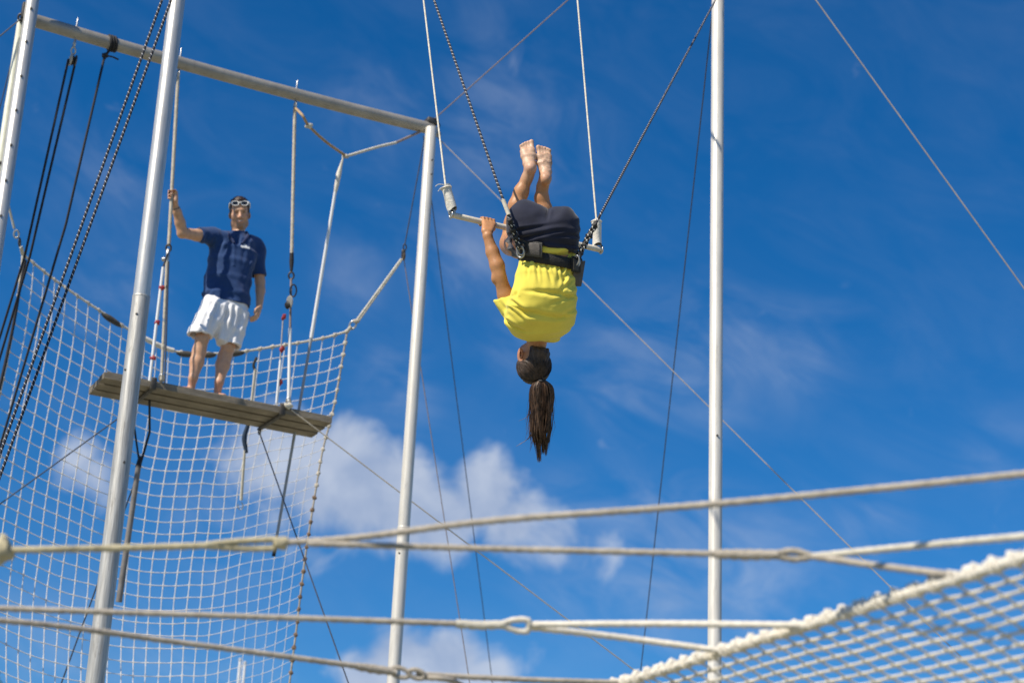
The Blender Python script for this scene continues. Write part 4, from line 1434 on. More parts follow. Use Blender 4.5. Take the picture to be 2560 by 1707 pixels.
        f += bk * crease(x, y, ((1340, 655, 1347, 712, 3.5, .009), (1365, 656, 1382, 715, 3.5, .009), (1322, 655, 1318, 700, 3.5, .007), (1405, 662, 1412, 720, 3.5, .010),
                                (1422, 665, 1400, 735, 3.5, .009), (1392, 660, 1398, 700, 3, .007), (1278, 752, 1330, 792, 4.5, .010), (1272, 770, 1335, 820, 4.5, .010),
                                (1290, 738, 1296, 700, 4, .007), (1268, 800, 1330, 842, 4, .008), (1440, 735, 1372, 762, 5, .007), (1442, 770, 1385, 800, 5, .007), (1430, 700, 1392, 738, 4, .008)))
        slv = np.exp(-((x - 1258) / 26) ** 2 - ((y - 768) / 24) ** 2)
        f += .0045 * slv * np.sin((x * .8 - y * .6) * .33)
        return f
    skin_object('shirt', S, 'yellow_cotton', root, shirt_folds, None, 2)

    # shorts
    T = SDF(lo, hi, .005)
    T.ell(w(1326, 573, -.025), (unit(R_ + UP * .12), UP, F_), (.128, .152, .118), .02)
    T.ell(w(1393, 583, -.01), (unit(R_ - UP * .1), UP, F_), (.119, .146, .118), .028)
    T.ell(w(1362, 590, -.04), (R_, UP, F_), (.105, .112, .105), .03)
    T.loft([(w(1360, 570, .0), .17, .11), (w(1370, 628, .0), .150, .108), (w(1372, 648, .0), .146, .105)], R_, F_, .04)
    T.chain([w(1322, 598, .05), w(1305, 604, .20)], [.100, .094], .03)
    T.chain([w(1398, 622, .08), w(1390, 632, .24)], [.098, .09], .03)
    h1 = w(1304, 604, .205)
    T.cut(h1, unit(th1[2] - th1[1]), h1 - .12, h1 + .14)
    T.cone(h1 - unit(th1[2] - th1[1]) * .01, h1 + unit(th1[2] - th1[1]) * .1, .084, .084, .002, 'sub')
    T.cut(w(1372, 655, .0), -UP)
    T.cut(w(1376, 620, .0), -(UP + RT * .25), T.lo, np.array([T.ax[0][-1], w(1370, 620, .02)[1], T.ax[2][-1]]))
    # keep the crease behind the bar free
    T.cone(TL + TD * .1, TR - TD * .05, .02, .02, .01, 'sub')
    def short_folds(V, n):
        x, y, d = pixels(V)
        f = .0030 * np.clip((y - 540) / 50, 0, 1) * np.sin((y - .0022 * (x - 1365) ** 2 + .12 * x) * .26 + 2.2 * nz3(V, 6))
        f += .006 * nz3(V, 9, 2) + .002 * nz3(V, 22, 4)
        f += crease(x, y, ((1300, 575, 1400, 560, 4, .007), (1310, 596, 1420, 572, 4, .008), (1440, 590, 1350, 590, 4, .007), (1445, 615, 1360, 606, 4, .008), (1290, 606, 1360, 612, 4, .007), (1372, 522, 1366, 556, 4, .006)))
        f += .004 * np.clip((560 - y) / 40, 0, 1) * np.sin((x * .9 + y * .5) * .12 + 2 * nz3(V, 5, 7))
        return f
    skin_object('shorts', T, 'navy_shorts', root, short_folds, None, 2)

    # hair: cap and ponytail
    Hh = SDF(hc - .22, hc + .22, .005)
    kc = w(1335, 915, .065)
    Hh.ell(kc, ha, (.092, .104, .100), .01)
    Hh.ell(w(1345, 882, .03), (R_, F_, UP), (.062, .06, .05), .03)
    # face and ear side stay free
    Hh.ell(w(1298, 876, .03), (unit(R_ + UP * .2), F_, UP), (.054, .085, .058), .008, 'sub')
    Hh.ell(hc + fa * .12 + UP * .03, (R_, F_, UP), (.075, .085, .085), .008, 'sub')
    Hh.cut(w(1340, 866, .05), UP + R_ * .15)
    def comb(V, n):
        a = np.arctan2((V - kc) @ R_, (V - kc) @ UP)
        q = V - rootp
        ang = np.arctan2(q @ R_, q @ UP)
        return .0014 * np.sin(ang * 40 + 4 * nz3(V, 14)) + .0025 * nz3(V, 26)
    rootp = w(1354, 949, -.015)
    cap = skin_object('hair', Hh, 'hair_dark', root, comb, None, 1)
    b = MB()
    r2 = random.Random(3)
    for k in range(700):                        # combed strands over the cap
        a = r2.uniform(-2.5, 2.2)
        h = r2.uniform(-.2, .85)
        p = np.array([math.sin(a) * math.sqrt(1 - h * h * .9), -math.cos(a) * math.sqrt(1 - h * h * .9), h])
        q0 = kc + ha[0] * p[0] * .094 + ha[1] * p[1] * .106 + UP * p[2] * .102
        x, y, d = proj(q0)
        if p[1] > .15 or (x < 1318 and y < 906):
            continue
        pts = []
        for t in np.linspace(0, 1, 9):
            q = q0 * (1 - t) + rootp * t
            v = q - kc
            v2 = np.array([v @ ha[0] / .094, v @ ha[1] / .106, v @ UP / .102])
            nn = np.linalg.norm(v2)
            tgt = kc + v / nn * (1.0 + .012 * r2.random())
            pts.append(tgt if t < .95 else rootp)
        b.tube(np.array(pts), [.0006, .0011, .0009], 3, False)
    b.build('combed_strand', 'hair_dark', cap)['kind'] = 'stuff'
    Tl = SDF(w(1300, 1150, -.15) - .08, w(1400, 930, .12) + .08, .005)
    for (x, y, hw_, hd) in ():
        pass
    Tl.loft([(w(1353, 950, -.01), .016, .016), (w(1353, 970, -.012), .044, .030), (w(1353, 1005, -.01), .048, .030), (w(1354, 1040, 0), .040, .026), (w(1355, 1070, 0), .022, .016), (w(1354, 1090, 0), .010, .008)], R_, F_, .015)
    def tail_comb(V, n):
        x, y, d = pixels(V)
        return .003 * np.sin(x * .75 + 2 * nz3(V, 5)) + .002 * np.sin(x * 1.7 + d * 300)
    tail = skin_object('ponytail', Tl, 'hair_brown', root, tail_comb, None, 1)
    MB().ring(rootp - UP * .006, UP, .017, .006).build('hair_tie', 'black', tail)
    b = MB()
    for k in range(1500):
        a = r2.uniform(0, 2 * math.pi)
        q = r2.random() ** .42
        sx, sd2 = math.cos(a) * q, math.sin(a) * q
        lock = math.floor(sx * 3.2 + 4)                       # strands gather in a few locks
        lr = random.Random(lock * 7 + int(sd2 > 0))
        end = lr.uniform(1104, 1152) + r2.uniform(-24, 6)
        if sx < -.45:
            end -= 22 * r2.random()
        lx = 1354 + lr.uniform(-4, 3) + sx * 17
        wv, ph = lr.uniform(1.5, 3.5), lr.uniform(0, 6)
        ctl = ((947, 5, 0), (958, 22, .3), (972, 30, .7), (1000, 31.5, 1), (1030, 29, 1), (1060, 27, 1), (1085, 24, 1))
        pts = [w(1353 + sx * hw_ + wv * t * math.sin(yy * .045 + ph), yy, -.01 + sd2 * .04 * min(1, hw_ / 28)) for yy, hw_, t in ctl]
        pts.append(w(lx + wv * math.sin(end * .045 + ph) + r2.uniform(-2, 2), max(end, 1096), sd2 * .016))
        b.tube(smooth_path(pts, 2), [.0010, .0013, .0013, .0012, .0010, .0004], 3, False)
    for k in range(26):                                       # flyaways
        s0 = r2.choice((-1, 1))
        y0 = r2.uniform(960, 1040)
        b.tube(smooth_path([w(1353 + s0 * 26, y0), w(1353 + s0 * r2.uniform(28, 35), y0 + 30), w(1353 + s0 * r2.uniform(24, 42), y0 + r2.uniform(50, 80))], 4), [.0008, .0007, .0003], 3, False)
    for (ex, ey, mx) in ((1290, 1116, 1322), (1294, 1113, 1326), (1301, 1110, 1328), (1297, 1052, 1318), (1325, 1122, 1328), (1324, 1130, 1331), (1330, 1112, 1326), (1326, 1100, 1324)):
        b.tube(smooth_path([w(1340, 965, -.02), w(1331, 1000, -.02), w((mx + 1328) / 2, 1000 + (ey - 1000) * .5, -.01), w(mx, 1000 + (ey - 1000) * .8, 0), w(ex, ey, .01)], 5), [.0022, .0020, .0018, .0006], 4, False)
    b.build('tail_strand', 'hair_brown', tail)['kind'] = 'stuff'

    # ---------------------------------------------------------- safety belt
    bt = thing('safety_belt', 'wide black safety belt round the waist of the upside down woman', 'belt', w(1371, 665, 0))
    def ring_pt(a, y, off):
        """a = 90 degrees faces the camera, 180 left"""
        c = w(1371, y, -.004)
        yy = math.cos(a)
        return c + R_ * (.157 + off) * math.cos(a) - F_ * (.124 + off) * math.sin(a) - UP * .028 * yy
    def arc_pad(nm, a0, a1, y0, y1, o0, o1, m, parent=bt, n=28):
        V, fc = [], []
        full = abs(a1 - a0) > 359
        for i in range(n + 1):
            a = math.radians(a0 + (a1 - a0) * i / n)
            dy = (y1 - y0) * .08
            for (y, o) in ((y0, o0), (y0, o1 - .003), (y0 + dy, o1), (y1 - dy, o1), (y1, o1 - .003), (y1, o0)):
                V.append(ring_pt(a, y, o))
        for i in range(n):
            for k in range(6):
                k2 = (k + 1) % 6
                fc.append((i * 6 + k, i * 6 + k2, (i + 1) * 6 + k2, (i + 1) * 6 + k))
        if not full:
            fc += [(0, 1, 2, 3, 4, 5), tuple(n * 6 + k for k in (5, 4, 3, 2, 1, 0))]
        return mesh_object(nm, np.array(V), fc, m, parent)
    arc_pad('webbing', 0, 360, 638, 663, -.006, .006, 'belt', n=64)
    arc_pad('padding', 20, 160, 643, 666, .002, .009, 'belt')
    arc_pad('buckle_pad', 108, 158, 614, 652, .012, .026, 'belt_pad')
    arc_pad('buckle_strip', 112, 130, 618, 648, .026, .030, 'belt_flap')
    arc_pad('buckle_strip', 134, 150, 620, 646, .026, .029, 'belt')
    arc_pad('side_pad', 18, 52, 634, 672, .012, .026, 'belt')
    arc_pad('side_strip', 40, 52, 640, 668, .026, .031, 'belt_pad')
    fl = MB().box(w(1446, 684, -.05), (unit(RT + .35 * FW), UP + RT * .16, FW), (.028, .068, .007)).build('flap', 'belt_flap', bt)
    # carabiners and the lines up to the rig
    lp, rp = w(1297, 622, -.13), w(1444, 648, -.09)
    MB().ring(w(1302, 632, -.11), unit(FW + .6 * RT), .022, .0055, stretch=1.15, along=UP).build('side_ring', 'steel', bt)
    MB().ring(w(1440, 655, -.08), unit(FW - .6 * RT), .022, .0055, stretch=1.15, along=UP).build('side_ring', 'steel', bt)
    for (nm, low, knot, sl, up_, end, pad) in (
            ('black and white flecked safety line from the woman\'s belt up past the left trapeze rope', (1299, 620, -.13), (1274, 549, -.17), (1272, 537, -.17), (1258, 500, -.15), P(969, -335, 12.3), True),
            ('black and white flecked safety line from the woman\'s belt up to the white pole', (1443, 646, -.09), (1489, 560, -.02), (1492, 553, -.02), (1502, 535, -.01), P(1812, -42, 15.2), False)):
        s = thing('safety_line', nm, 'rope', w(*low))
        a, k_ = w(*low), w(*knot)
        d = unit(k_ - a)
        x, y = perp(d)
        L = np.linalg.norm(k_ - a)
        # doubled, knotted tail of the line
        for q, ph in enumerate((0, 2.1, 4.2)):
            pts = [a + d * t * L + (x * math.cos(ph + t * 9) + y * math.sin(ph + t * 9)) * .0095 for t in np.linspace(0, 1, 36)]
            MB().tube(np.array(pts), .0066, 8).build('doubled_strand', 'rope_braid_fine', s)
        for t in (.12, .38, .66, .95):
            MB().blob(a + d * t * L, (.017, .017, .019), seed=t * 11, amp=.2, n=10).build('knot', 'rope_braid_fine', s)
        MB().ring(a - d * .012, unit(np.cross(d, UP) + FW), .017, .0048, stretch=1.5, along=d).build('carabiner', 'steel', s)
        if pad:
            MB().tube([w(*sl), w(*up_)], .0115, 10).build('sheath', 'bar_tape', s)
        MB().tube([k_, w(*up_), end], .0070, 8).build('line', 'rope_braid', s)
        if not pad:
            MB().ring(end, FW, .03, .01).build('pulley_eye', 'dark_steel', s)
woman()

# ------------------------------------------------------------------ the man
def man():
    A0 = PL
    def mp(x, y, c=.25):
        """survey point on the upright plane c metres behind the platform's near edge"""
        r = ray(x, y)
        return CAMP + r * ((c - (CAMP - A0) @ N) / (r @ N))
    Ub = unit(np.array([math.cos(math.radians(13)), math.sin(math.radians(13)), 0]))
    Nb = np.array([-Ub[1], Ub[0], 0])
    aL, aR = Pz(478, 970, ZP + .095), Pz(543, 985, ZP + .095)
    root = thing('person', 'smiling barefoot man in navy polo and white shorts standing on the platform', 'person', (aL + aR) / 2 - ZZ * .085)
    ctr = mp(560, 740)
    lo, hi = ctr + np.array([-.75, -.55, -.98]), ctr + np.array([.62, .55, 1.05])
    B = SDF(lo, hi, .006)
    # torso core
    B.loft([(mp(566, 770), .13, .085), (mp(575, 680), .14, .085), (mp(583, 630), .15, .09), (mp(590, 605), .08, .06)], U, N, .03)
    # head
    fd0 = unit(-FW + RT * .20 - UP * .02)
    hu = unit(UP - RT * .02 - fd0 * (UP @ fd0))
    fd = unit(fd0 - hu * (fd0 @ hu))
    hr = np.cross(fd, hu) * -1
    if hr @ RT < 0:
        hr = -hr
    hc = mp(599, 535, .22)
    ax = (hr, fd, hu)
    at = lambda x, f, z: hc + hr * x + fd * f + hu * z
    B.cone(mp(592, 606, .26), at(-.005, -.02, -.075), .062, .056, .02)
    B.ell(at(0, -.01, .035), ax, (.079, .098, .090), .02)
    B.ell(at(0, .022, -.045), ax, (.068, .072, .082), .04)
    B.ell(at(0, .072, -.105), ax, (.028, .022, .022), .03)          # chin
    for s in (-1, 1):
        B.ell(at(.045 * s, .052, -.028), ax, (.024, .026, .026), .025)   # cheek
        B.ell(at(.054 * s, .0, -.085), ax, (.018, .035, .022), .03)      # jaw angle
        B.ell(at(.034 * s, .091, .012), ax, (.017, .010, .011), .012, 'sub')  # eye socket
        B.ell(at(.034 * s, .080, .010), ax, (.012, .011, .010), .004)    # eyeball and lid
        B.ell(at(.080 * s, -.012, -.012), (hr * s - fd * .5, fd, hu), (.010, .020, .034), .008)  # ear
    B.ell(at(0, .082, .030), ax, (.055, .016, .012), .018)          # brow ridge
    B.cone(at(0, .088, .018), at(0, .112, -.030), .009, .0145, .012)  # nose
    for s in (-1, 1):
        B.ell(at(.013 * s, .100, -.032), ax, (.010, .011, .008), .008)
    B.ell(at(0, .092, -.066), ax, (.028, .012, .007), .008)         # lips
    B.ell(at(0, .101, -.063), ax, (.024, .012, .0045), .003, 'sub')
    B.ell(mp(594, 597, .215), (Ub, Nb, ZZ), (.050, .052, .07), .03)         # throat and top of the chest
    # raised arm
    rope_top, rope_bot = on_bar(450) - ZZ * .135, on_edge(396) - N * .012 + ZZ * .02
    gp = along_ray(424, 487, rope_bot, unit(rope_top - rope_bot))
    t_ = (gp - rope_bot) @ unit(rope_top - rope_bot)
    gp = rope_bot + unit(rope_top - rope_bot) * t_
    sh, el, wr = mp(533, 592, .25), mp(456, 582, .12), mp(437, 514, .03)
    B.chain([mp(556, 612, .26), sh, mp(492, 588, .19), el], [.055, .058, .050, .044], .02)
    B.chain([el, mp(450, 556, .09), mp(443, 530, .05), wr], [.045, .044, .036, .028], .015)
    B.ell(el - RT * .012 - UP * .014, (RT, UP, FW), (.026, .026, .026), .02)
    axis = unit(rope_top - rope_bot)
    e1 = unit(RT * .9 + FW * .35 - axis * ((RT * .9 + FW * .35) @ axis))
    B.cone(wr, gp + e1 * .034 - axis * .045, .028, .022, .012)
    grip_hand(B, gp, axis, e1, FW, gp + e1 * .034 - axis * .034, .0155, 1.08, 1)
    # lowered arm
    s2, e2, w2 = mp(640, 616, .26), mp(650, 704, .27), mp(648, 768, .20)
    B.chain([mp(622, 618, .26), s2, mp(646, 660, .27), e2], [.055, .058, .048, .043], .02)
    B.chain([e2, mp(651, 727, .25), w2], [.043, .041, .027], .015)
    ha = unit(mp(641, 800, .16) - w2)
    hx, hy = perp(ha)
    side = unit(RT - ha * (RT @ ha))
    frn = unit(-FW - ha * (-FW @ ha) - side * (-FW @ side))
    B.loft([(w2, .026, .022), (w2 + ha * .04, .034, .021), (w2 + ha * .085, .040, .016)], frn, side, .012)
    for k, (o, ln) in enumerate(((-.028, .062), (-.009, .075), (.010, .078), (.028, .070))):
        b0 = w2 + ha * .082 + frn * o
        b1 = b0 + ha * ln * .45 - side * .010
        b2 = b1 + ha * ln * .30 - side * .020
        b3 = b2 + ha * ln * .14 - side * .022
        finger(B, [b0, b1, b2, b3], .0105, .0082)
    tb = w2 + ha * .03 + frn * .030
    finger(B, [tb, tb + ha * .035 + frn * .016 - side * .012, tb + ha * .066 + frn * .010 - side * .022], .0135, .0095, .006)
    # legs
    B.chain([mp(548, 770, .25), mp(522, 806, .23), mp(505, 846, .21)], [.08, .074, .056], .03)
    B.chain([mp(505, 848, .21), mp(498, 878, .235), mp(492, 905, .235), mp(483, 945, .22), aL], [.055, .056, .058, .036, .031], .02)
    B.chain([mp(588, 775, .25), mp(580, 815, .25), mp(570, 868, .24)], [.095, .078, .056], .03)
    B.chain([mp(570, 868, .24), mp(562, 892, .265), mp(557, 912, .265), mp(548, 955, .24), aR], [.055, .058, .060, .036, .031], .02)
    for (a, d) in ((aL, unit(-U * .95 - N * .35)), (aR, unit(-N * .9 + U * .35))):
        sd_ = np.cross(ZZ, d)
        g = np.array([a[0], a[1], ZP + .011])
        B.ell(g - d * .035 + ZZ * .034, (d, sd_, ZZ), (.040, .034, .034), .02)
        B.loft([(g + ZZ * .05, .034, .048), (g + d * .08 + ZZ * .036, .038, .034), (g + d * .14 + ZZ * .022, .044, .020)], sd_, ZZ, .02)
        for o, ln, r in ((.030, .052, .0135), (.011, .050, .0100), (-.006, .044, .0095), (-.021, .036, .0092), (-.034, .026, .0090)):
            o_ = o if d @ U < 0 else -o
            B.cone(g + d * .135 + sd_ * o_ + ZZ * .016, g + d * (.15 + ln) + sd_ * o_ * 1.05 + ZZ * .011, r, r * .95, .006)
    SK = np.array([.60, .345, .21])
    hairc = np.array([.07, .04, .028])
    def skin_col(V, n):
        c = np.tile(SK, (len(V), 1))
        L = np.stack([(V - hc) @ hr, (V - hc) @ fd, (V - hc) @ hu], 1)
        head = (np.linalg.norm(L, axis=1) < .19) & (L[:, 2] < .13) & (L[:, 2] > -.155)
        X, Fd, Z = L[:, 0], L[:, 1], L[:, 2]
        front = np.clip((Fd - .02) / .04, 0, 1)
        def mixc(w, col):
            nonlocal c
            w = np.clip(w, 0, 1)[:, None]
            c = c * (1 - w) + np.array(col) * w
        jaw = np.clip((-.045 - Z) / .03, 0, 1) * head * np.clip(1 - np.exp(-((X / .026) ** 2 + ((Z + .066) / .013) ** 2)) * 1.4, 0, 1) * (Fd > -.035) * (Z > -.135)
        side_ = np.clip((np.abs(X) - .048) / .015, 0, 1) * (Z < -.01) * (Fd > -.03) * head
        mixc(.48 * np.maximum(jaw, side_), hairc)
        mixc(.35 * np.exp(-((Z + .047) / .007) ** 2) * (np.abs(X) < .034) * front * head, hairc)
        for s in (-1, 1):
            mixc(.8 * np.exp(-(((X - .035 * s) / .021) ** 2 + ((Z - .031) / .0065) ** 2)) * front * head, hairc)
            mixc(.8 * np.exp(-(((X - .034 * s) / .014) ** 2 + ((Z - .011) / .009) ** 2)) * front * head, (.05, .03, .024))
            mixc(.28 * np.exp(-(((X - .045 * s) / .02) ** 2 + ((Z + .02) / .02) ** 2)) * front * head, (.62, .24, .17))
        mixc(.9 * np.exp(-((X / .026) ** 2 + ((Z + .066 - 6 * X * X) / .0085) ** 2)) * front * head, (.46, .16, .13))
        mixc(.9 * np.exp(-((X / .019) ** 2 + ((Z + .063 - 6 * X * X) / .0042) ** 2)) * front * head, (.74, .70, .66))
        mixc(.35 * np.exp(-((X / .02) ** 2 + ((Z + .025) / .018) ** 2)) * front * head, (.62, .27, .19))
        x, y, d = pixels(V)
        mixc(.4 * (y > 950), (.58, .27, .20))
        mixc(.3 * np.exp(-(((x - 430) / 18) ** 2 + ((y - 488) / 20) ** 2)), (.62, .34, .24))
        return c
    skin_object('body', B, 'skin', root, None, skin_col, 1)

    # hair
    Hh = SDF(hc - .2, hc + .2, .005)
    Hh.ell(at(0, -.018, .048), ax, (.083, .098, .092), .01)
    Hh.ell(at(0, .030, .112), ax, (.055, .058, .034), .03)
    Hh.ell(at(-.05, .0, .012), ax, (.032, .05, .05), .02)
    Hh.ell(at(.05, .0, .012), ax, (.032, .05, .05), .02)
    Hh.ell(at(0, .118, -.005), ax, (.082, .084, .108), .01, 'sub')
    Hh.cut(at(0, 0, -.04), -hu)
    def tuft(V, n):
        return .006 * nz3(V, 38) * np.clip((V - hc) @ hu / .05, 0, 1.3) + .003 * nz3(V, 90)
    skin_object('hair', Hh, 'hair_short', root, tuft, None, 1)
    # short tufts
    b = MB()
    r2 = random.Random(5)
    for k in range(420):
        a, z = r2.uniform(0, 2 * math.pi), r2.uniform(.25, 1)
        q = math.sqrt(1 - z * z)
        p0 = at(math.cos(a) * q * .08, -.018 + math.sin(a) * q * .094, .048 + z * .088)
        if (p0 - hc) @ fd > .062 and (p0 - hc) @ hu < .10:
            continue
        d = unit(unit(p0 - hc) + hr * r2.uniform(-.5, .5) + fd * r2.uniform(-.2, .7))
        b.tube(np.array([p0, p0 + d * .012, p0 + d * .022 + fd * .004]), [.0022, .0018, .0006], 4, False)
    b.build('hair_tuft', 'hair_short', root)['kind'] = 'stuff'

    # polo shirt
    S = SDF(lo, hi, .006)
    S.loft([(mp(564, 778, .25), .203, .128), (mp(566, 740, .25), .200, .124), (mp(570, 700, .25), .192, .120), (mp(577, 660, .25), .196, .122), (mp(583, 628, .25), .200, .118),
            (mp(586, 604, .255), .172, .098), (mp(590, 590, .26), .105, .082), (mp(593, 580, .26), .072, .072)], Ub, Nb, .03)
    S.chain([mp(562, 603, .26), mp(530, 591, .25), mp(492, 586, .19)], [.085, .076, .062], .03)
    S.chain([mp(620, 612, .26), mp(640, 621, .265), mp(647, 694, .27)], [.085, .080, .062], .03)
    cp, cn = mp(496, 588, .20), unit(el - sh)
    S.cut(cp, cn, cp - .13, cp + .13)
    S.cone(cp - cn * .02, cp + cn * .08, .051, .052, .002, 'sub')
    cp, cn = mp(647, 690, .27), unit(e2 - s2)
    S.cut(cp, cn, cp - np.array([.10, .1, .1]), cp + .11)
    S.cone(cp - cn * .02, cp + cn * .08, .050, .051, .002, 'sub')
    hem = mp(566, 763, .25)
    S.cut(hem, -ZZ)
    S.loft([(hem + ZZ * .02, .190, .114), (hem - ZZ * .05, .192, .116)], Ub, Nb, .004, 'sub')
    # open neck
    S.cut(mp(593, 578, .26), hu, mp(593, 578, .26) - .12, mp(593, 578, .26) + .12)
    S.cone(mp(593, 594, .26), mp(595, 560, .25), .060, .070, .002, 'sub')
    S.cone(mp(598, 572, .10), mp(592, 603, .14), .078, .030, .004, 'sub')
    def polo_folds(V, n):
        x, y, d = pixels(V)
        f = .005 * nz3(V, 7) + .002 * nz3(V, 16, 4)
        body_ = (x > 505) * (x < 632) * (y > 640)
        f += .006 * body_ * np.clip((760 - y) / 20, .3, 1) * np.clip((y - 640) / 60, 0, 1) * np.sin((x * .62 - y * .5) * .17 + 1.5 * nz3(V, 4))
        f += .005 * body_ * np.sin(x * .13 + 2 * nz3(V, 5, 8)) * np.clip((y - 700) / 40, 0, 1)
        f += .32 * np.clip(-(n @ FW) + .4, 0, 1) * crease(x, y, ((548, 655, 604, 728, 4.5, .012), (530, 618, 556, 668, 4.5, .010), (628, 640, 600, 720, 5, .013), (632, 665, 610, 755, 4.5, .011), (512, 740, 560, 700, 4, .009),
                                  (575, 600, 566, 650, 4, .008), (610, 628, 604, 690, 4.5, .010), (530, 755, 545, 705, 4, .008), (505, 572, 532, 606, 4, .008), (552, 578, 560, 610, 4, .007)))
        f += .0045 * np.exp(-((x - 586 - (y - 610) * -.03) / 4) ** 2) * (y < 665) * (y > 604)
        f += .007 * np.exp(-((y - 604 - (x - 530) * .35) / 14) ** 2) * np.sin((x + y * .4) * .33) * (x < 568)
        f += .006 * (x > 625) * np.sin((y * .8 + x * .4) * .14)
        return f
    def polo_col(V, n):
        x, y, d = pixels(V)
        c = np.tile(np.array([.010, .044, .150]), (len(V), 1))
        u, v = x - 614, y - 616 - (x - 614) * .17
        mark = ((np.abs(u) < 11) & (v > 0) & (v < 4.5)) | ((np.abs(u + 1) < 6) & (v > -5) & (v <= 0) & (np.abs(u + 1) < 6.5 + v * .9))
        c[mark & ((n @ FW) < 0)] = (.75, .76, .76)
        return c
    polo = skin_object('polo_shirt', S, 'polo', root, polo_folds, polo_col, 1)
    # collar leaves
    b = MB()
    for s, xs in ((-1, ((570, 580), (574, 590), (585, 607))), (1, ((616, 580), (619, 591), (604, 609)))):
        pts = [mp(xs[0][0], xs[0][1], .20), mp(xs[1][0], xs[1][1], .165), mp(xs[2][0], xs[2][1], .125)]
        b = MB()
        b.tube(smooth_path(pts, 5), [.011, .015, .008], 8)
        b.build('collar', 'polo_plain', polo)
    # white shorts: two legs joined at the seat
    def leg(st, hem_p):
        Tn = SDF(mp(560, 800) - np.array([.42, .42, .34]), mp(560, 800) + np.array([.40, .42, .34]), .006)
        Tn.loft(st, Ub, Nb, .03)
        Tn.cut(hem_p, -ZZ)
        return Tn
    h1, h2 = mp(497, 839, .22), mp(578, 866, .24)
    T1 = leg([(mp(564, 748, .25), .178, .108), (mp(545, 775, .25), .150, .120), (mp(522, 805, .235), .118, .112), (mp(499, 836, .222), .094, .105), (mp(492, 850, .22), .094, .105)], h1)
    T2 = leg([(mp(568, 748, .25), .178, .108), (mp(586, 785, .25), .128, .118), (mp(581, 830, .245), .100, .110), (mp(577, 870, .24), .080, .098), (mp(576, 885, .24), .080, .098)], h2)
    T3 = leg([(mp(566, 770, .25), .15, .115), (mp(560, 815, .24), .095, .105), (mp(552, 856, .235), .050, .085)], mp(556, 868, .235))
    for other in (T2, T3):
        a, d = T1.D, other.D
        h = np.clip(.5 + .5 * (a - d) / .015, 0, 1)
        T1.D = a * (1 - h) + d * h - .015 * h * (1 - h)
    T1.cut(hem + ZZ * .05, ZZ)
    T1.cone(h1 + ZZ * .03, h1 - ZZ * .08, .076, .082, .003, 'sub')
    T1.cone(h2 + ZZ * .03, h2 - ZZ * .08, .070, .076, .003, 'sub')
    def short_folds(V, n):
        x, y, d = pixels(V)
        dr = np.clip((y - 750) / 50, 0, 1)
        f = .008 * dr * np.sin((x + (y - 750) * .40) * .17 + .8 * nz3(V, 5)) * np.clip((x - 520) / 25, 0, 1)
        f += .0045 * dr * np.sin((x + (y - 750) * .45) * .30 + 1.2 * nz3(V, 6))
        f += np.clip(-(n @ FW) + .4, 0, 1) * crease(x, y, ((570, 764, 555, 866, 4.5, .018), (585, 768, 574, 850, 4.5, .014), (545, 760, 522, 830, 4.5, .014), (604, 775, 592, 862, 4.5, .012), (530, 758, 500, 820, 5, .009)))
        return f + .005 * nz3(V, 9, 3)
    skin_object('shorts', T1, 'white_shorts', root, short_folds, None, 1)
    MB().ring(mp(440, 521, .04), unit(mp(437, 512, .03) - mp(444, 536, .06)), .032, .005).build('wrist_band', 'bolt', root)

    # sunglasses pushed up on the forehead
    g = thing('sunglasses', 'white framed sunglasses pushed up on the man\'s forehead', 'sunglasses', at(0, .09, .06))
    cz, cf = .086, .090
    tilt = unit(fd + hu * .35)
    gu = unit(hu - tilt * (hu @ tilt))
    fr = MB()
    for s in (-1, 1):
        c = at(.039 * s, cf - .006, cz)
        pts = []
        for k in range(25):
            a = 2 * math.pi * k / 24
            ca, sa = math.cos(a), math.sin(a)
            q = (abs(ca) ** 3 + abs(sa) ** 3) ** (-1 / 3)
            pts.append(c + hr * ca * q * .028 + gu * sa * q * .019)
        b = MB()
        b.tube(np.array(pts), .0042, 8)
        b.build('rim', 'white_plastic', g)
        n = 24
        V = [c + (p - c) * .93 + tilt * o for o in (.002, -.002) for p in pts[:-1]]
        fc = [tuple(range(n)), tuple(range(2 * n - 1, n - 1, -1))] + [(k, n + k, n + (k + 1) % n, (k + 1) % n) for k in range(n)]
        mesh_object('lens', np.array(V), fc, 'glass_dark', g, smooth=False)
        MB().tube(smooth_path([at(.070 * s, cf - .012, cz + .008), at(.084 * s, .05, cz), at(.088 * s, .0, cz - .025), at(.082 * s, -.03, cz - .05)], 5), [.008, .006, .005], 8).build('temple', 'white_plastic', g)
    MB().tube([at(-.011, cf - .004, cz + .006), at(0, cf, cz + .009), at(.011, cf - .004, cz + .006)], .006, 8).build('bridge', 'white_plastic', g)
mat('hair_short', (.055, .026, .018), .55, 0, .35, 60, color2=(.02, .011, .009), spec=.4)
mat('polo_plain', (.012, .028, .11), .8, 0, .12, 14, sheen=.2, bump=.12, bscale=220, spec=.3)
man()

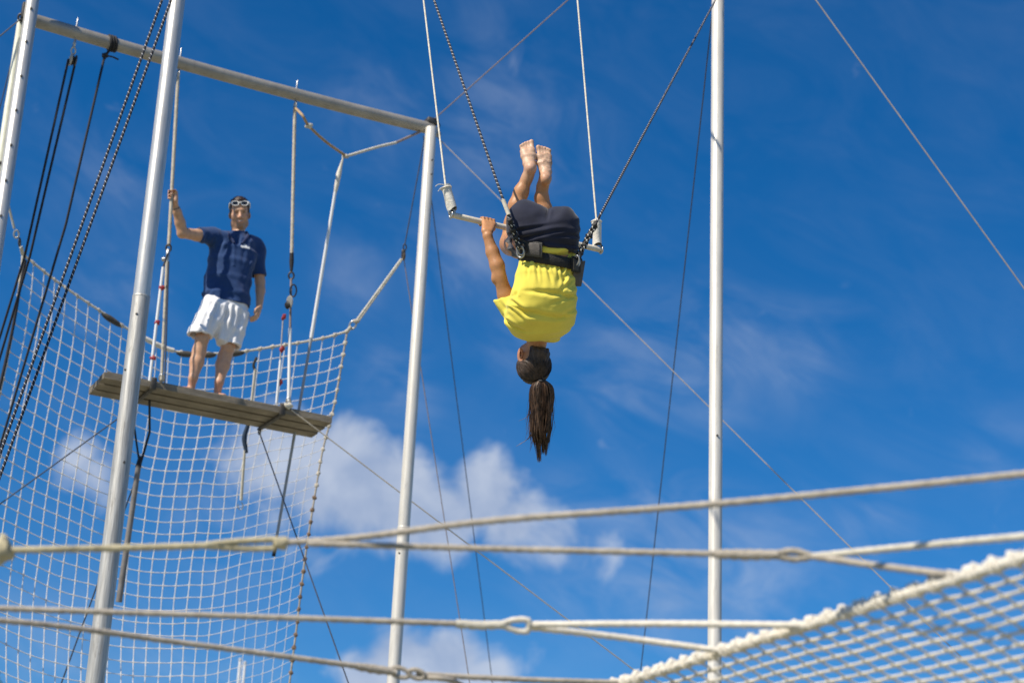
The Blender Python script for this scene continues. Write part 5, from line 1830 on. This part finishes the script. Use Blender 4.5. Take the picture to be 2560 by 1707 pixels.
# ------------------------------------------------------------------ far things at the lower edge
def tree():
    base = P(-330, 1750, 46)
    base[2] = 0
    top = P(-95, 1648, 46)[2]
    root = thing('tree', 'dark green tree just showing at the lower left corner', 'tree', base)
    b = MB()
    b.tube(smooth_path([base, base + ZZ * 2.6 + RT * .15, base + ZZ * 5.0 + RT * .05], 5), [.26, .2, .13], 12)
    b.build('trunk', 'bark', root)
    r2 = random.Random(11)
    cl = []
    for k in range(26):
        a, h, q = r2.uniform(0, 6.28), r2.uniform(4.2, top - .75), r2.uniform(.6, 3.0)
        cl.append(base + np.array([math.cos(a) * q, math.sin(a) * q, h]))
    cl.append(P(-45, 1728, 46)); cl.append(P(-90, 1700, 46.3)); cl.append(P(-30, 1790, 45.6))
    for k, c in enumerate(cl):
        if k % 2 == 0:
            s = base + ZZ * r2.uniform(2.8, 4.8)
            MB().tube(smooth_path([s, (s + c) / 2 - ZZ * .2, c], 4), [.09, .05, .02], 6).build('limb', 'bark', root)
    V, fc = [], []
    for c in cl:
        for _ in range(170):
            d = unit(np.array([r2.gauss(0, 1), r2.gauss(0, 1), r2.gauss(0, .8)])) * r2.random() ** .5 * r2.uniform(.45, .68)
            p = c + d
            n_ = unit(np.array([r2.gauss(0, 1), r2.gauss(0, 1), r2.gauss(.6, 1)]))
            x, y = perp(n_)
            s = r2.uniform(.07, .13)
            i = len(V)
            V += [p - x * s, p + y * s * .45, p + x * s + n_ * s * .2, p - y * s * .45]
            fc.append((i, i + 1, i + 2, i + 3))
    mesh_object('crown', np.array(V), fc, 'leaf', root, smooth=False)
tree()
for (x, y, lab) in ((600, 1652, 'left of two thin white masts far behind the net at the lower edge'), (612, 1660, 'right of two thin white masts far behind the net at the lower edge')):
    q = P(x, y, 34)
    g = np.array([q[0], q[1], 0])
    t = thing('mast', lab, 'pole', g, 'far white masts')
    MB().lathe(g, ZZ, [(0, .04), (q[2], .020), (q[2] + .02, .008)], 12).build('shaft', 'pole_paint', t)
    MB().blob(q + ZZ * .03, .03, seed=1, amp=.02).build('finial', 'pole_paint', t)
